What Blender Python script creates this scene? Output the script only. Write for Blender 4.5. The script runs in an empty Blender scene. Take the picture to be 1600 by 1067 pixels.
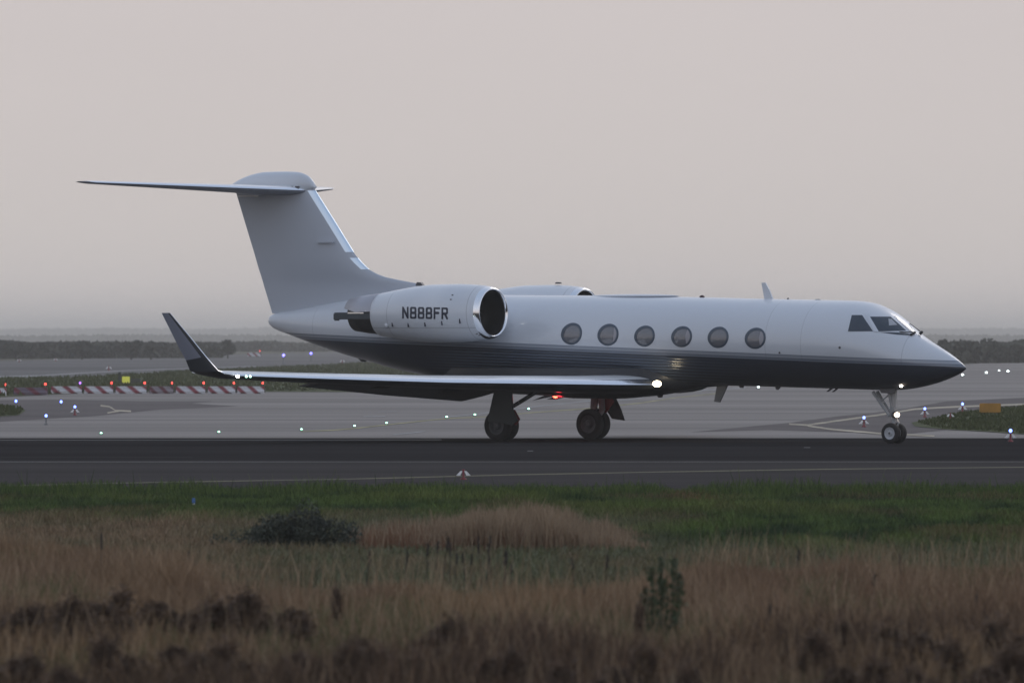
import bpy, bmesh, math, random
import numpy as np
from mathutils import Vector, Matrix
from mathutils.bvhtree import BVHTree

S = bpy.context.scene
COL = S.collection
rnd = random.Random(7)
R = math.radians

# ------------------------------------------------------------------ camera
CAM_H = 2.69          # eye height
F = 11600.0           # focal length in pixels of the 1600 px wide photograph
HOR = 532.0           # horizon row
cam = bpy.data.cameras.new('camera')
cam.sensor_width = 36.0
cam.lens = 36.0 * F / 1600.0
cam.clip_start = 1.0
cam.clip_end = 20000.0
cam.shift_y = -(533.5 - HOR) / 1600.0
cam.dof.use_dof = True
cam.dof.focus_distance = 198.0
cam.dof.aperture_fstop = 5.0
cam_o = bpy.data.objects.new('camera', cam)
COL.objects.link(cam_o)
cam_o.location = (0, 0, CAM_H)
cam_o.rotation_euler = (R(90), 0, 0)
S.camera = cam_o

# ------------------------------------------------------------------ world: misty evening overcast
SUN_EL, SUN_AZ = 32.0, 35.0     # azimuth measured from +Y towards +X
w = bpy.data.worlds.new('World')
S.world = w
w.use_nodes = True
nt = w.node_tree
for n in list(nt.nodes):
    nt.nodes.remove(n)
out = nt.nodes.new('ShaderNodeOutputWorld')
bg = nt.nodes.new('ShaderNodeBackground')
tc = nt.nodes.new('ShaderNodeTexCoord')
sep = nt.nodes.new('ShaderNodeSeparateXYZ')
nt.links.new(tc.outputs['Generated'], sep.inputs[0])
# cloud deck brightness against elevation (sin of elevation)
mr = nt.nodes.new('ShaderNodeMapRange')
mr.inputs['From Min'].default_value = -0.1
mr.inputs['From Max'].default_value = 1.0
nt.links.new(sep.outputs['Z'], mr.inputs['Value'])
ramp = nt.nodes.new('ShaderNodeValToRGB')
def pos(z): return (z + 0.1) / 1.1
cr = ramp.color_ramp
cr.elements[0].position = 0.0
cr.elements[0].color = (0.30, 0.30, 0.31, 1)
cr.elements[1].position = 1.0
cr.elements[1].color = (0.44, 0.55, 0.74, 1)
for z, c in ((-0.004, (0.46, 0.44, 0.44)), (0.004, (0.675, 0.62, 0.605)), (0.013, (0.645, 0.592, 0.57)), (0.02, (0.635, 0.583, 0.565)), (0.045, (0.630, 0.576, 0.567)),
             (0.12, (0.70, 0.68, 0.71)), (0.35, (0.66, 0.71, 0.82)), (0.7, (0.52, 0.61, 0.78))):
    e = cr.elements.new(pos(z)); e.color = (*c, 1)
nt.links.new(mr.outputs[0], ramp.inputs[0])
sky = nt.nodes.new('ShaderNodeTexSky')
sky.sky_type = 'NISHITA'
sky.sun_disc = False
sky.sun_elevation = R(SUN_EL)
sky.sun_rotation = R(SUN_AZ)
sky.dust_density = 4.0
skys = nt.nodes.new('ShaderNodeVectorMath'); skys.operation = 'SCALE'
skys.inputs['Scale'].default_value = 0.08
nt.links.new(sky.outputs[0], skys.inputs[0])
# soft uneven cloud, and the sky texture only well above the mist
nz = nt.nodes.new('ShaderNodeTexNoise'); nz.inputs['Scale'].default_value = 3.0; nz.inputs['Detail'].default_value = 3.0
mp = nt.nodes.new('ShaderNodeMapping'); mp.inputs['Scale'].default_value = (2.2, 2.2, 9)
nt.links.new(tc.outputs['Generated'], mp.inputs[0]); nt.links.new(mp.outputs[0], nz.inputs['Vector'])
nr = nt.nodes.new('ShaderNodeMapRange'); nr.inputs['To Min'].default_value = 0.955; nr.inputs['To Max'].default_value = 1.045
nt.links.new(nz.outputs[0], nr.inputs['Value'])
cl = nt.nodes.new('ShaderNodeVectorMath'); cl.operation = 'SCALE'
nt.links.new(ramp.outputs[0], cl.inputs[0]); nt.links.new(nr.outputs[0], cl.inputs['Scale'])
mz = nt.nodes.new('ShaderNodeMapRange'); mz.inputs['From Min'].default_value = 0.1; mz.inputs['From Max'].default_value = 0.6
mz.inputs['To Max'].default_value = 0.25
nt.links.new(sep.outputs['Z'], mz.inputs['Value'])
mix = nt.nodes.new('ShaderNodeMix'); mix.data_type = 'RGBA'
nt.links.new(mz.outputs[0], mix.inputs['Factor'])
nt.links.new(cl.outputs[0], mix.inputs['A']); nt.links.new(skys.outputs[0], mix.inputs['B'])
nt.links.new(mix.outputs['Result'], bg.inputs['Color'])
bg.inputs['Strength'].default_value = 1.0
nt.links.new(bg.outputs[0], out.inputs['Surface'])

sun = bpy.data.lights.new('sun', 'SUN')
sun.energy = 0.5
sun.angle = R(25)
sun.color = (1.0, 0.95, 0.92)
sun_o = bpy.data.objects.new('sun', sun)
COL.objects.link(sun_o)
sd = Vector((math.sin(R(SUN_AZ)) * math.cos(R(SUN_EL)), math.cos(R(SUN_AZ)) * math.cos(R(SUN_EL)), math.sin(R(SUN_EL))))
sun_o.rotation_euler = (-sd).to_track_quat('-Z', 'Y').to_euler()
sun_o.location = (0, 0, 60)

S.view_settings.view_transform = 'Standard'
S.view_settings.look = 'None'
S.view_settings.exposure = 0.0
S.view_settings.gamma = 1.0
S.render.engine = 'CYCLES'
S.cycles.max_bounces = 6
S.cycles.volume_bounces = 1
S.cycles.use_denoising = True

# ------------------------------------------------------------------ helpers
def ground(px, py, z=0.0):
    """point of the ground plane seen at that pixel"""
    D = (CAM_H - z) * F / (py - HOR)
    return Vector(((px - 800.0) * D / F, D, z))

TH = R(36.6)
ORG = Vector((0.966, 200.0, 0.0))
FWD = Vector((math.cos(TH), -math.sin(TH), 0)); STB = Vector((-math.sin(TH), -math.cos(TH), 0))

def L(px, py, s=0.0):
    """aircraft-local point (x forward, y port, z up) at lateral starboard offset s"""
    k = (px - 800.0) / F
    # ORG.x + x*FWD.x + s*STB.x = k*(ORG.y + x*FWD.y + s*STB.y)
    x = (k * (ORG.y + s * STB.y) - ORG.x - s * STB.x) / (FWD.x - k * FWD.y)
    Y = ORG.y + x * FWD.y + s * STB.y
    return Vector((x, -s, CAM_H - (py - HOR) * Y / F))

MATS = {}
def mat(name, col=(0.5, 0.5, 0.5), rough=0.5, metal=0.0, coat=0.0, emit=None, es=0.0, sample=True, spec=0.5):
    if name in MATS: return MATS[name]
    m = bpy.data.materials.new(name); m.use_nodes = True
    b = m.node_tree.nodes['Principled BSDF']
    b.inputs['Base Color'].default_value = (*col, 1)
    b.inputs['Roughness'].default_value = rough
    b.inputs['Metallic'].default_value = metal
    b.inputs['Coat Weight'].default_value = coat
    b.inputs['Coat Roughness'].default_value = 0.08
    b.inputs['Specular IOR Level'].default_value = spec
    if emit:
        b.inputs['Emission Color'].default_value = (*emit, 1)
        b.inputs['Emission Strength'].default_value = es
        if not sample: m.cycles.emission_sampling = 'NONE'
    MATS[name] = m
    return m

def add_noise(m, c1, c2, scale=(1, 1, 1), nscale=1.0, detail=4.0, lo=0.35, hi=0.65, coords='Object', bump=0.0, rough=None, second=None):
    """colour varies between c1 and c2 with a (stretched) noise"""
    t = m.node_tree; b = t.nodes['Principled BSDF']
    tc = t.nodes.new('ShaderNodeTexCoord'); mp = t.nodes.new('ShaderNodeMapping'); mp.inputs['Scale'].default_value = scale
    nz = t.nodes.new('ShaderNodeTexNoise'); nz.inputs['Scale'].default_value = nscale; nz.inputs['Detail'].default_value = detail
    t.links.new(tc.outputs[coords], mp.inputs[0]); t.links.new(mp.outputs[0], nz.inputs['Vector'])
    mr = t.nodes.new('ShaderNodeMapRange'); mr.inputs['From Min'].default_value = lo; mr.inputs['From Max'].default_value = hi
    t.links.new(nz.outputs[0], mr.inputs['Value'])
    mx = t.nodes.new('ShaderNodeMix'); mx.data_type = 'RGBA'
    mx.inputs['A'].default_value = (*c1, 1); mx.inputs['B'].default_value = (*c2, 1)
    t.links.new(mr.outputs[0], mx.inputs['Factor'])
    res = mx.outputs['Result']
    if second:
        sc2, ns2, c3, lo2, hi2 = second
        mp2 = t.nodes.new('ShaderNodeMapping'); mp2.inputs['Scale'].default_value = sc2
        nz2 = t.nodes.new('ShaderNodeTexNoise'); nz2.inputs['Scale'].default_value = ns2; nz2.inputs['Detail'].default_value = 5
        t.links.new(tc.outputs[coords], mp2.inputs[0]); t.links.new(mp2.outputs[0], nz2.inputs['Vector'])
        mr2 = t.nodes.new('ShaderNodeMapRange'); mr2.inputs['From Min'].default_value = lo2; mr2.inputs['From Max'].default_value = hi2
        t.links.new(nz2.outputs[0], mr2.inputs['Value'])
        mx2 = t.nodes.new('ShaderNodeMix'); mx2.data_type = 'RGBA'
        t.links.new(mr2.outputs[0], mx2.inputs['Factor']); t.links.new(res, mx2.inputs['A']); mx2.inputs['B'].default_value = (*c3, 1)
        res = mx2.outputs['Result']
    t.links.new(res, b.inputs['Base Color'])
    if bump:
        bp = t.nodes.new('ShaderNodeBump'); bp.inputs['Strength'].default_value = bump; bp.inputs['Distance'].default_value = 0.02
        t.links.new(nz.outputs[0], bp.inputs['Height']); t.links.new(bp.outputs[0], b.inputs['Normal'])
    return m

def mesh_obj(name, verts, faces, m=None, parent=None, smooth=False, mats=None, fm=None, loc=None):
    me = bpy.data.meshes.new(name)
    me.from_pydata([tuple(v) for v in verts], [], faces)
    for mm in (mats or ([m] if m else [])): me.materials.append(mm)
    if fm is not None: me.polygons.foreach_set('material_index', fm)
    if smooth: me.polygons.foreach_set('use_smooth', [True] * len(me.polygons))
    me.update()
    o = bpy.data.objects.new(name, me); COL.objects.link(o)
    if parent: o.parent = parent
    if loc is not None: o.location = loc
    return o

def bm_obj(name, bm, m=None, parent=None, smooth=False, mats=None, loc=None):
    bmesh.ops.recalc_face_normals(bm, faces=bm.faces)
    me = bpy.data.meshes.new(name); bm.to_mesh(me); bm.free()
    for mm in (mats or ([m] if m else [])): me.materials.append(mm)
    if smooth: me.polygons.foreach_set('use_smooth', [True] * len(me.polygons))
    o = bpy.data.objects.new(name, me); COL.objects.link(o)
    if parent: o.parent = parent
    if loc is not None: o.location = loc
    return o

def auto_smooth(o, ang=35):
    me = o.data
    me.polygons.foreach_set('use_smooth', [True] * len(me.polygons))
    bm = bmesh.new(); bm.from_mesh(me)
    for e in bm.edges:
        if len(e.link_faces) == 2 and e.calc_face_angle(0) > R(ang): e.smooth = False
    bm.to_mesh(me); bm.free()
    return o

def tag(o, label=None, cat=None, group=None, kind=None):
    if label: o['label'] = label
    if cat: o['category'] = cat
    if group: o['group'] = group
    if kind: o['kind'] = kind
    return o

def thing(name, label, cat, loc=(0, 0, 0), rz=0.0, group=None):
    o = bpy.data.objects.new(name, None); COL.objects.link(o)
    o.location = loc; o.rotation_euler = (0, 0, rz); o.empty_display_size = 0.2
    return tag(o, label, cat, group)

def copy_thing(root, loc, rz=0.0, scale=1.0, label=None):
    r = root.copy(); COL.objects.link(r); r.location = loc; r.rotation_euler = (0, 0, rz); r.scale = (scale,) * 3
    if label: r['label'] = label
    for ch in list(root.children):
        c = ch.copy(); COL.objects.link(c); c.parent = r
        for g in list(ch.children):
            d = g.copy(); COL.objects.link(d); d.parent = c
    return r

def add_box(bm, c, s, rot=None, mi=0, bevel=0.0):
    M = Matrix.Translation(Vector(c)) @ (rot.to_4x4() if rot else Matrix()) @ Matrix.Diagonal((s[0], s[1], s[2], 1))
    r = bmesh.ops.create_cube(bm, size=1.0, matrix=M)
    fs = set(f for v in r['verts'] for f in v.link_faces)
    for f in fs: f.material_index = mi
    if bevel:
        bmesh.ops.bevel(bm, geom=list(set(e for f in fs for e in f.edges)), offset=bevel, segments=2, affect='EDGES')

def add_tube(bm, p, q, r1, r2=None, seg=12, mi=0, caps=True):
    p = Vector(p); q = Vector(q); r2 = r1 if r2 is None else r2
    d = q - p
    M = Matrix.Translation((p + q) / 2) @ d.to_track_quat('Z', 'Y').to_matrix().to_4x4()
    r = bmesh.ops.create_cone(bm, cap_ends=caps, segments=seg, radius1=r1, radius2=r2, depth=d.length, matrix=M)
    for f in set(f for v in r['verts'] for f in v.link_faces): f.material_index = mi

def add_sphere(bm, c, r, sx=1, sy=1, sz=1, u=12, v=8, mi=0):
    M = Matrix.Translation(Vector(c)) @ Matrix.Diagonal((sx, sy, sz, 1))
    q = bmesh.ops.create_uvsphere(bm, u_segments=u, v_segments=v, radius=r, matrix=M)
    for f in set(f for vv in q['verts'] for f in vv.link_faces): f.material_index = mi

def add_lathe(bm, prof, c, axis, seg=24, mi=0):
    """prof: (distance along axis, radius)"""
    c = Vector(c); q = Vector(axis).to_track_quat('Z', 'Y')
    rings = []
    for t, r in prof:
        rings.append([bm.verts.new(c + q @ Vector((r * math.cos(2 * math.pi * k / seg), r * math.sin(2 * math.pi * k / seg), t))) for k in range(seg)])
    for a, b in zip(rings, rings[1:]):
        for k in range(seg):
            f = bm.faces.new((a[k], a[(k + 1) % seg], b[(k + 1) % seg], b[k])); f.material_index = mi

def plate(pts, thick, off):
    """closed slab from a 3D outline; off = extrude vector"""
    n = len(pts); off = Vector(off).normalized() * thick
    v = [Vector(p) for p in pts] + [Vector(p) + off for p in pts]
    f = [tuple(range(n)), tuple(range(2 * n - 1, n - 1, -1))] + [(k, k + n, (k + 1) % n + n, (k + 1) % n) for k in range(n)]
    return v, f

def pchip(x, y, xi):
    x = np.asarray(x, float); y = np.asarray(y, float)
    h = np.diff(x); d = np.diff(y) / h; m = np.zeros(len(x))
    for i in range(1, len(x) - 1):
        if d[i - 1] * d[i] > 0:
            w1 = 2 * h[i] + h[i - 1]; w2 = h[i] + 2 * h[i - 1]
            m[i] = (w1 + w2) / (w1 / d[i - 1] + w2 / d[i])
    m[0] = d[0]; m[-1] = d[-1]
    xi = np.clip(xi, x[0], x[-1]); k = np.clip(np.searchsorted(x, xi) - 1, 0, len(h) - 1)
    t = (xi - x[k]) / h[k]
    return ((2 * t**3 - 3 * t**2 + 1) * y[k] + (t**3 - 2 * t**2 + t) * h[k] * m[k] + (-2 * t**3 + 3 * t**2) * y[k + 1] + (t**3 - t**2) * h[k] * m[k + 1])

# ------------------------------------------------------------------ setting: ground, tarmac, markings
def sheet(name, pix, z, m, kind='structure', label=None, cat=None):
    pts = [ground(px, py) for px, py in pix]
    me_v = [Vector((p.x, p.y, z)) for p in pts]
    bm = bmesh.new(); f = bm.faces.new([bm.verts.new(v) for v in me_v])
    if f.normal.z < 0: f.normal_flip()
    bm.normal_update()
    if bm.faces[:][0].normal.z < 0: bmesh.ops.reverse_faces(bm, faces=bm.faces[:])
    bmesh.ops.triangulate(bm, faces=bm.faces[:])
    me = bpy.data.meshes.new(name); bm.to_mesh(me); bm.free(); me.materials.append(m)
    o = bpy.data.objects.new(name, me); COL.objects.link(o)
    return tag(o, label, cat, None, kind)

m_ground = add_noise(mat('rough_grassland', (0.05, 0.055, 0.035), 0.95, spec=0.1), (0.055, 0.060, 0.038), (0.095, 0.088, 0.060), (0.02, 0.08, 1), 1.0, 6)
xs = [-1790, -1190, -400, -120, -40, -15, 0, 15, 40, 120, 400, 1190, 1790]; ys = [-39, 0, 20, 40, 60, 90, 130, 200, 400, 1000, 2500, 5990, 11900]
gv = [(x, y, 0) for y in ys for x in xs]
gf = [(j * len(xs) + i, j * len(xs) + i + 1, (j + 1) * len(xs) + i + 1, (j + 1) * len(xs) + i) for j in range(len(ys) - 1) for i in range(len(xs) - 1)]
tag(mesh_obj('ground', gv, gf, m_ground), kind='structure')

m_conc = add_noise(mat('worn_concrete', (0.3, 0.3, 0.3), 0.8, spec=0.2), (0.150, 0.135, 0.126), (0.228, 0.206, 0.192), (0.009, 0.05, 1), 1.0, 6, 0.38, 0.62,
                   second=((0.012, 0.13, 1), 1.3, (0.122, 0.110, 0.104), 0.5, 0.66))
m_conc_far = add_noise(mat('far_tarmac', (0.2, 0.2, 0.21), 0.9, spec=0.1), (0.085, 0.082, 0.083), (0.135, 0.129, 0.128), (0.003, 0.012, 1), 1.0, 4, 0.35, 0.65)
m_asph = add_noise(mat('dark_asphalt', (0.04, 0.04, 0.045), 0.95, spec=0.0), (0.0240, 0.0225, 0.0235), (0.0375, 0.0350, 0.0355), (0.012, 0.16, 1), 1.0, 6, 0.35, 0.65)
m_asph2 = add_noise(mat('shoulder_asphalt', (0.05, 0.05, 0.055), 0.95, spec=0.02), (0.028, 0.0255, 0.0265), (0.044, 0.040, 0.0405), (0.012, 0.2, 1), 1.0, 6, 0.35, 0.65)
m_old = add_noise(mat('old_taxiway_asphalt', (0.1, 0.1, 0.11), 0.9, spec=0.1), (0.078, 0.068, 0.069), (0.122, 0.108, 0.104), (0.02, 0.09, 1), 1.0, 5, 0.3, 0.7)
m_turf = add_noise(mat('short_turf', (0.05, 0.07, 0.03), 0.95, spec=0.05), (0.055, 0.072, 0.030), (0.085, 0.092, 0.050), (0.1, 0.25, 1), 1.0, 6, 0.35, 0.65,
                   second=((0.03, 0.12, 1), 1.0, (0.065, 0.062, 0.045), 0.5, 0.8))
def paint(name, c):
    return add_noise(mat(name, c, 0.7, spec=0.2), c, tuple(x * 0.45 for x in c), (0.05, 0.5, 1), 1.0, 6, 0.38, 0.62)
m_wwing = mat('wing_white_paint', (0.78, 0.79, 0.80), 0.3, coat=0.3)
m_white = paint('worn_white_paint', (0.42, 0.41, 0.40)); m_yellow = paint('worn_yellow_paint', (0.34, 0.31, 0.15)); m_cream = paint('worn_cream_paint', (0.46, 0.40, 0.30))
m_faint = paint('faded_white_paint', (0.30, 0.295, 0.29)); m_dull = paint('dull_white_paint', (0.070, 0.067, 0.068)); m_dully = paint('dull_yellow_paint', (0.105, 0.096, 0.040))

sheet('far_taxiway', [(-900, 605), (-100, 594), (150, 589), (270, 581), (400, 575.5), (560, 568), (800, 563), (1400, 561), (1400, 551), (800, 545), (650, 547), (400, 553), (0, 564), (-900, 572)], 0.004, m_conc_far)
sheet('far_taxiway_line', [(-100, 590), (60, 586), (200, 578), (400, 572), (400, 573), (200, 579.4), (60, 588), (-100, 592.5)], 0.008, m_faint)
sheet('apron', [(-900, 684.5), (2400, 684.5), (2400, 548), (1750, 556), (1600, 562), (1510, 569), (1200, 577), (900, 590), (700, 606), (560, 613), (412, 612.5), (180, 613), (75, 617), (0, 621), (-300, 630), (-900, 640)], 0.004, m_conc)
sheet('runway', [(-1400, 722.5), (3000, 722.5), (2400, 685), (-900, 685)], 0.006, m_asph)
sheet('runway_shoulder', [(-1600, 778), (3400, 772), (3000, 722.5), (-1400, 722.5)], 0.005, m_asph2)
# markings
def stripe(name, pts, wpx, m, z=0.012):
    up = [(x, y - wpx / 2) for x, y in pts]; dn = [(x, y + wpx / 2) for x, y in reversed(pts)]
    return sheet(name, up + dn, z, m)
stripe('runway_edge_line', [(-1300, 722.0), (800, 722.0), (3000, 722.0)], 1.1, m_dull)
stripe('runway_border_line', [(-900, 688.3), (300, 688.0), (690, 687.6)], 1.1, m_dull)
stripe('shoulder_yellow_line', [(-300, 770), (0, 760), (180, 755.5), (400, 751.5), (550, 749), (800, 742.5), (1000, 738.5), (1300, 733.5), (1600, 730.5), (2000, 727)], 1.5, m_dully)
stripe('runway_joint_line', [(-900, 716), (140, 714.5), (300, 715)], 0.6, m_asph2)
sheet('runway_dash', [(824, 704.4), (833, 704.4), (833, 705.8), (824, 705.8)], 0.012, m_dull)
sheet('runway_dash', [(1256, 699.1), (1266, 699.1), (1266, 700.4), (1256, 700.4)], 0.012, m_dull)
stripe('taxi_centre_line', [(470, 674.5), (520, 672.6), (560, 669), (610, 663.4), (660, 658), (700, 654), (760, 651.5), (830, 645), (925, 638.2), (1000, 630), (1060, 621), (1130, 614)], 1.4, m_yellow)
stripe('taxi_edge_line', [(690, 652.6), (760, 645.5), (840, 635), (920, 626.6), (982, 625), (1035, 616.2), (1100, 610), (1165, 606)], 1.7, m_faint)
stripe('apron_dash', [(568, 651.4), (602, 651.0)], 1.2, m_faint)
stripe('apron_dash', [(615, 679.4), (640, 677.3), (664, 674)], 1.6, m_faint)
stripe('apron_dash', [(590, 643.4), (620, 643)], 1.0, m_faint)
# darker old pavement of the two side taxiways
sheet('side_taxiway', [(-600, 626), (0, 625.5), (100, 624.6), (220, 627), (335, 627), (300, 630.5), (372, 635), (250, 640), (150, 650), (0, 659), (-600, 668)], 0.008, m_old)
sheet('side_taxiway', [(1078, 675.5), (1230, 661), (1310, 650.5), (1400, 641), (1480, 627), (1700, 617), (2200, 610), (2200, 681), (1700, 681), (1480, 672), (1420, 678), (1300, 675), (1200, 672)], 0.008, m_old)
stripe('side_taxiway_line', [(157, 634), (172, 636), (180, 641.5), (205, 643)], 2.4, m_cream, 0.014)
stripe('side_taxiway_line', [(168, 645.5), (186, 642.5)], 2.2, m_cream, 0.016)
stripe('holding_curve', [(1233, 663), (1262, 664.6), (1300, 659), (1375, 648.5), (1430, 639.5), (1480, 636.5), (1600, 632)], 2.6, m_cream, 0.014)
stripe('holding_curve', [(1262, 666), (1300, 671.5), (1375, 678), (1460, 681.6)], 2.6, m_cream, 0.018)
sheet('turf', [(-700, 632), (0, 633), (32, 636), (40, 642), (30, 649), (0, 652), (-700, 660)], 0.020, m_turf)
sheet('turf', [(1424, 661), (1475, 650), (1510, 643), (1600, 634.5), (1760, 630), (2400, 626), (2400, 684), (1640, 682), (1540, 675), (1470, 671), (1430, 667)], 0.020, m_turf)
sheet('turf', [(-900, 604), (-100, 594), (150, 589), (270, 581), (400, 575.5), (560, 568), (700, 564), (830, 563), (830, 585), (700, 605.8), (560, 612.6), (412, 612), (180, 612.6), (75, 616.6), (0, 620.6), (-300, 629), (-900, 638)], 0.012, m_turf)

# ------------------------------------------------------------------ aircraft
jet = thing('business_jet', 'white and dark blue twin engine business jet with winglets rolling along the runway', 'airplane', ORG, -TH)

def paint_mat():
    m = mat('fuselage_paint', (0.7, 0.72, 0.76), 0.28, coat=0.35)
    t = m.node_tree; b = t.nodes['Principled BSDF']
    tc = t.nodes.new('ShaderNodeTexCoord'); sp = t.nodes.new('ShaderNodeSeparateXYZ')
    t.links.new(tc.outputs['Object'], sp.inputs[0])
    def mth(op, a, bb=None, c=None):
        n = t.nodes.new('ShaderNodeMath'); n.operation = op
        for i, v in enumerate((a, bb, c)):
            if v is None: continue
            if isinstance(v, (int, float)): n.inputs[i].default_value = v
            else: t.links.new(v, n.inputs[i])
        return n.outputs[0]
    # height above the paint division, which drops towards the nose
    line = mth('MULTIPLY_ADD', sp.outputs['X'], -0.0335, 2.455)
    v = mth('SUBTRACT', sp.outputs['Z'], line)
    rp = t.nodes.new('ShaderNodeValToRGB'); rp.color_ramp.interpolation = 'CONSTANT'
    mr = t.nodes.new('ShaderNodeMapRange'); mr.inputs['From Min'].default_value = -1; mr.inputs['From Max'].default_value = 1
    t.links.new(v, mr.inputs['Value']); t.links.new(mr.outputs[0], rp.inputs[0])
    dark = (0.030, 0.038, 0.056, 1); white = (0.62, 0.655, 0.71, 1); grey = (0.19, 0.22, 0.27, 1)
    e = rp.color_ramp.elements
    e[0].position = 0; e[0].color = dark
    e[1].position = 0.5; e[1].color = grey
    x = e.new(0.518); x.color = (0.10, 0.12, 0.16, 1)
    x = e.new(0.530); x.color = (0.30, 0.33, 0.38, 1)
    x = e.new(0.565); x.color = grey
    x = e.new(0.575); x.color = white
    base_out = rp.outputs[0]
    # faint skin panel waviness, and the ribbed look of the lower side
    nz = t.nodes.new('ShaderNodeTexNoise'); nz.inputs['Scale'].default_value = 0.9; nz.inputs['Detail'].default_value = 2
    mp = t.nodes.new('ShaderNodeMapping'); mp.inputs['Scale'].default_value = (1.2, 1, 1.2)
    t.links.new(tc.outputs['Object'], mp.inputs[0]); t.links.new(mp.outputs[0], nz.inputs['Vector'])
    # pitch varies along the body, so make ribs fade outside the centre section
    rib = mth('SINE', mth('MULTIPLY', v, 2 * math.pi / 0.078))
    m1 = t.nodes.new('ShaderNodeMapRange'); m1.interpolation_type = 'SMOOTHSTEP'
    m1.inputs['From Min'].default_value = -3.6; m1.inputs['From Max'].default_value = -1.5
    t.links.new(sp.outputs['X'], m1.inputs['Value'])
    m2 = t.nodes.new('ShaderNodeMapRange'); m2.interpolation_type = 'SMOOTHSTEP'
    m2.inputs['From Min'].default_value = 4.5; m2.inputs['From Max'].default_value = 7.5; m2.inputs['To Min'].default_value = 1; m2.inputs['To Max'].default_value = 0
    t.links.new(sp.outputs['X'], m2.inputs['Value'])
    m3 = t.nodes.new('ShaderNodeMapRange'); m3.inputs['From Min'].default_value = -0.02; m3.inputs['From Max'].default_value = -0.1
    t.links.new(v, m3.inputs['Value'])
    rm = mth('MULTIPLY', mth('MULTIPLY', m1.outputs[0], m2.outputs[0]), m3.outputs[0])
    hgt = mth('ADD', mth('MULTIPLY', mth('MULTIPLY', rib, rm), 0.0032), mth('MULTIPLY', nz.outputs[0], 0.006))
    rib_refl = t.nodes.new('ShaderNodeMapRange'); rib_refl.inputs['From Min'].default_value = -0.2; rib_refl.inputs['From Max'].default_value = 0.9; t.links.new(rib, rib_refl.inputs['Value'])
    mxp = t.nodes.new('ShaderNodeMix'); mxp.data_type = 'RGBA'; t.links.new(mth('MULTIPLY', rib_refl.outputs[0], rm), mxp.inputs['Factor'])
    t.links.new(base_out, mxp.inputs['A']); mxp.inputs['B'].default_value = (0.085, 0.115, 0.165, 1); t.links.new(mxp.outputs['Result'], b.inputs['Base Color'])  # rib reflections put into the colour as lighter stripes
    bp = t.nodes.new('ShaderNodeBump'); bp.inputs['Distance'].default_value = 1.0; bp.inputs['Strength'].default_value = 1.0
    t.links.new(hgt, bp.inputs['Height']); t.links.new(bp.outputs[0], b.inputs['Normal']); t.links.new(bp.outputs[0], b.inputs['Coat Normal'])
    return m
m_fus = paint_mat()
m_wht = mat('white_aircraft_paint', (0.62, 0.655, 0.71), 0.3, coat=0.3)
m_nac = add_noise(mat('nacelle_paint', (0.62, 0.655, 0.71), 0.3, coat=0.3), (0.60, 0.635, 0.69), (0.66, 0.69, 0.735), (0.8, 0.8, 0.8), 1.0, 4, bump=0.05)
def seams(m, xl, zl, wd=0.016, dark=0.45):
    """thin darker panel joints at given x and z object coordinates"""
    t = m.node_tree; b = t.nodes['Principled BSDF']
    tc = t.nodes.new('ShaderNodeTexCoord'); sp = t.nodes.new('ShaderNodeSeparateXYZ'); t.links.new(tc.outputs['Object'], sp.inputs[0])
    acc = None
    for ax, vals in (('X', xl), ('Z', zl)):
        for v in vals:
            n = t.nodes.new('ShaderNodeMath'); n.operation = 'COMPARE'; n.inputs[1].default_value = v; n.inputs[2].default_value = wd / 2
            t.links.new(sp.outputs[ax], n.inputs[0])
            if acc is None: acc = n.outputs[0]
            else:
                q = t.nodes.new('ShaderNodeMath'); q.operation = 'MAXIMUM'; t.links.new(acc, q.inputs[0]); t.links.new(n.outputs[0], q.inputs[1]); acc = q.outputs[0]
    q = t.nodes.new('ShaderNodeMath'); q.operation = 'MULTIPLY'; q.inputs[1].default_value = dark; t.links.new(acc, q.inputs[0])
    src = b.inputs['Base Color'].links[0].from_socket if b.inputs['Base Color'].links else None
    mx = t.nodes.new('ShaderNodeMix'); mx.data_type = 'RGBA'; mx.inputs['B'].default_value = (0.05, 0.055, 0.065, 1)
    if src: t.links.new(src, mx.inputs['A'])
    else: mx.inputs['A'].default_value = b.inputs['Base Color'].default_value
    t.links.new(q.outputs[0], mx.inputs['Factor']); t.links.new(mx.outputs['Result'], b.inputs['Base Color'])
seams(m_fus, [9.05, 7.9, -4.9, 11.9, -7.6], [], 0.02, 0.22)
seams(m_nac, [-0.62, -3.35], [3.03], 0.02, 0.35)
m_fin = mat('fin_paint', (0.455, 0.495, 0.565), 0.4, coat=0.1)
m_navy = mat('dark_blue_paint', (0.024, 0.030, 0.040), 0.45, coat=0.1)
m_wlet = mat('winglet_shaded_white', (0.22, 0.24, 0.30), 0.45)  # shade on the outward-canted face is put into this grey
m_metal = mat('polished_metal', (0.86, 0.87, 0.9), 0.14, metal=1.0)
m_slat = mat('leading_edge_metal', (0.88, 0.90, 0.94), 0.22, metal=1.0)
m_dark = mat('matt_black', (0.008, 0.009, 0.012), 0.6)
m_steel = mat('dark_steel', (0.10, 0.10, 0.11), 0.45, metal=0.6)
m_strut = mat('grey_gear_paint', (0.34, 0.35, 0.37), 0.4)
m_tyre = mat('tyre_rubber', (0.014, 0.014, 0.016), 0.85)
m_hub = mat('wheel_hub_paint', (0.45, 0.47, 0.5), 0.4)
m_hubd = mat('dark_wheel_hub', (0.05, 0.055, 0.065), 0.5)
m_glass = mat('cockpit_glass', (0.018, 0.03, 0.05), 0.08, coat=0.6)
m_pane = mat('cabin_window_pane', (0.145, 0.15, 0.17), 0.16, coat=0.9)
m_frame = mat('window_frame_paint', (0.06, 0.085, 0.12), 0.45)
m_lit = mat('lit_warm_lamp', (1, 1, 1), 0.3, emit=(1.0, 0.83, 0.56), es=12)
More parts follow.
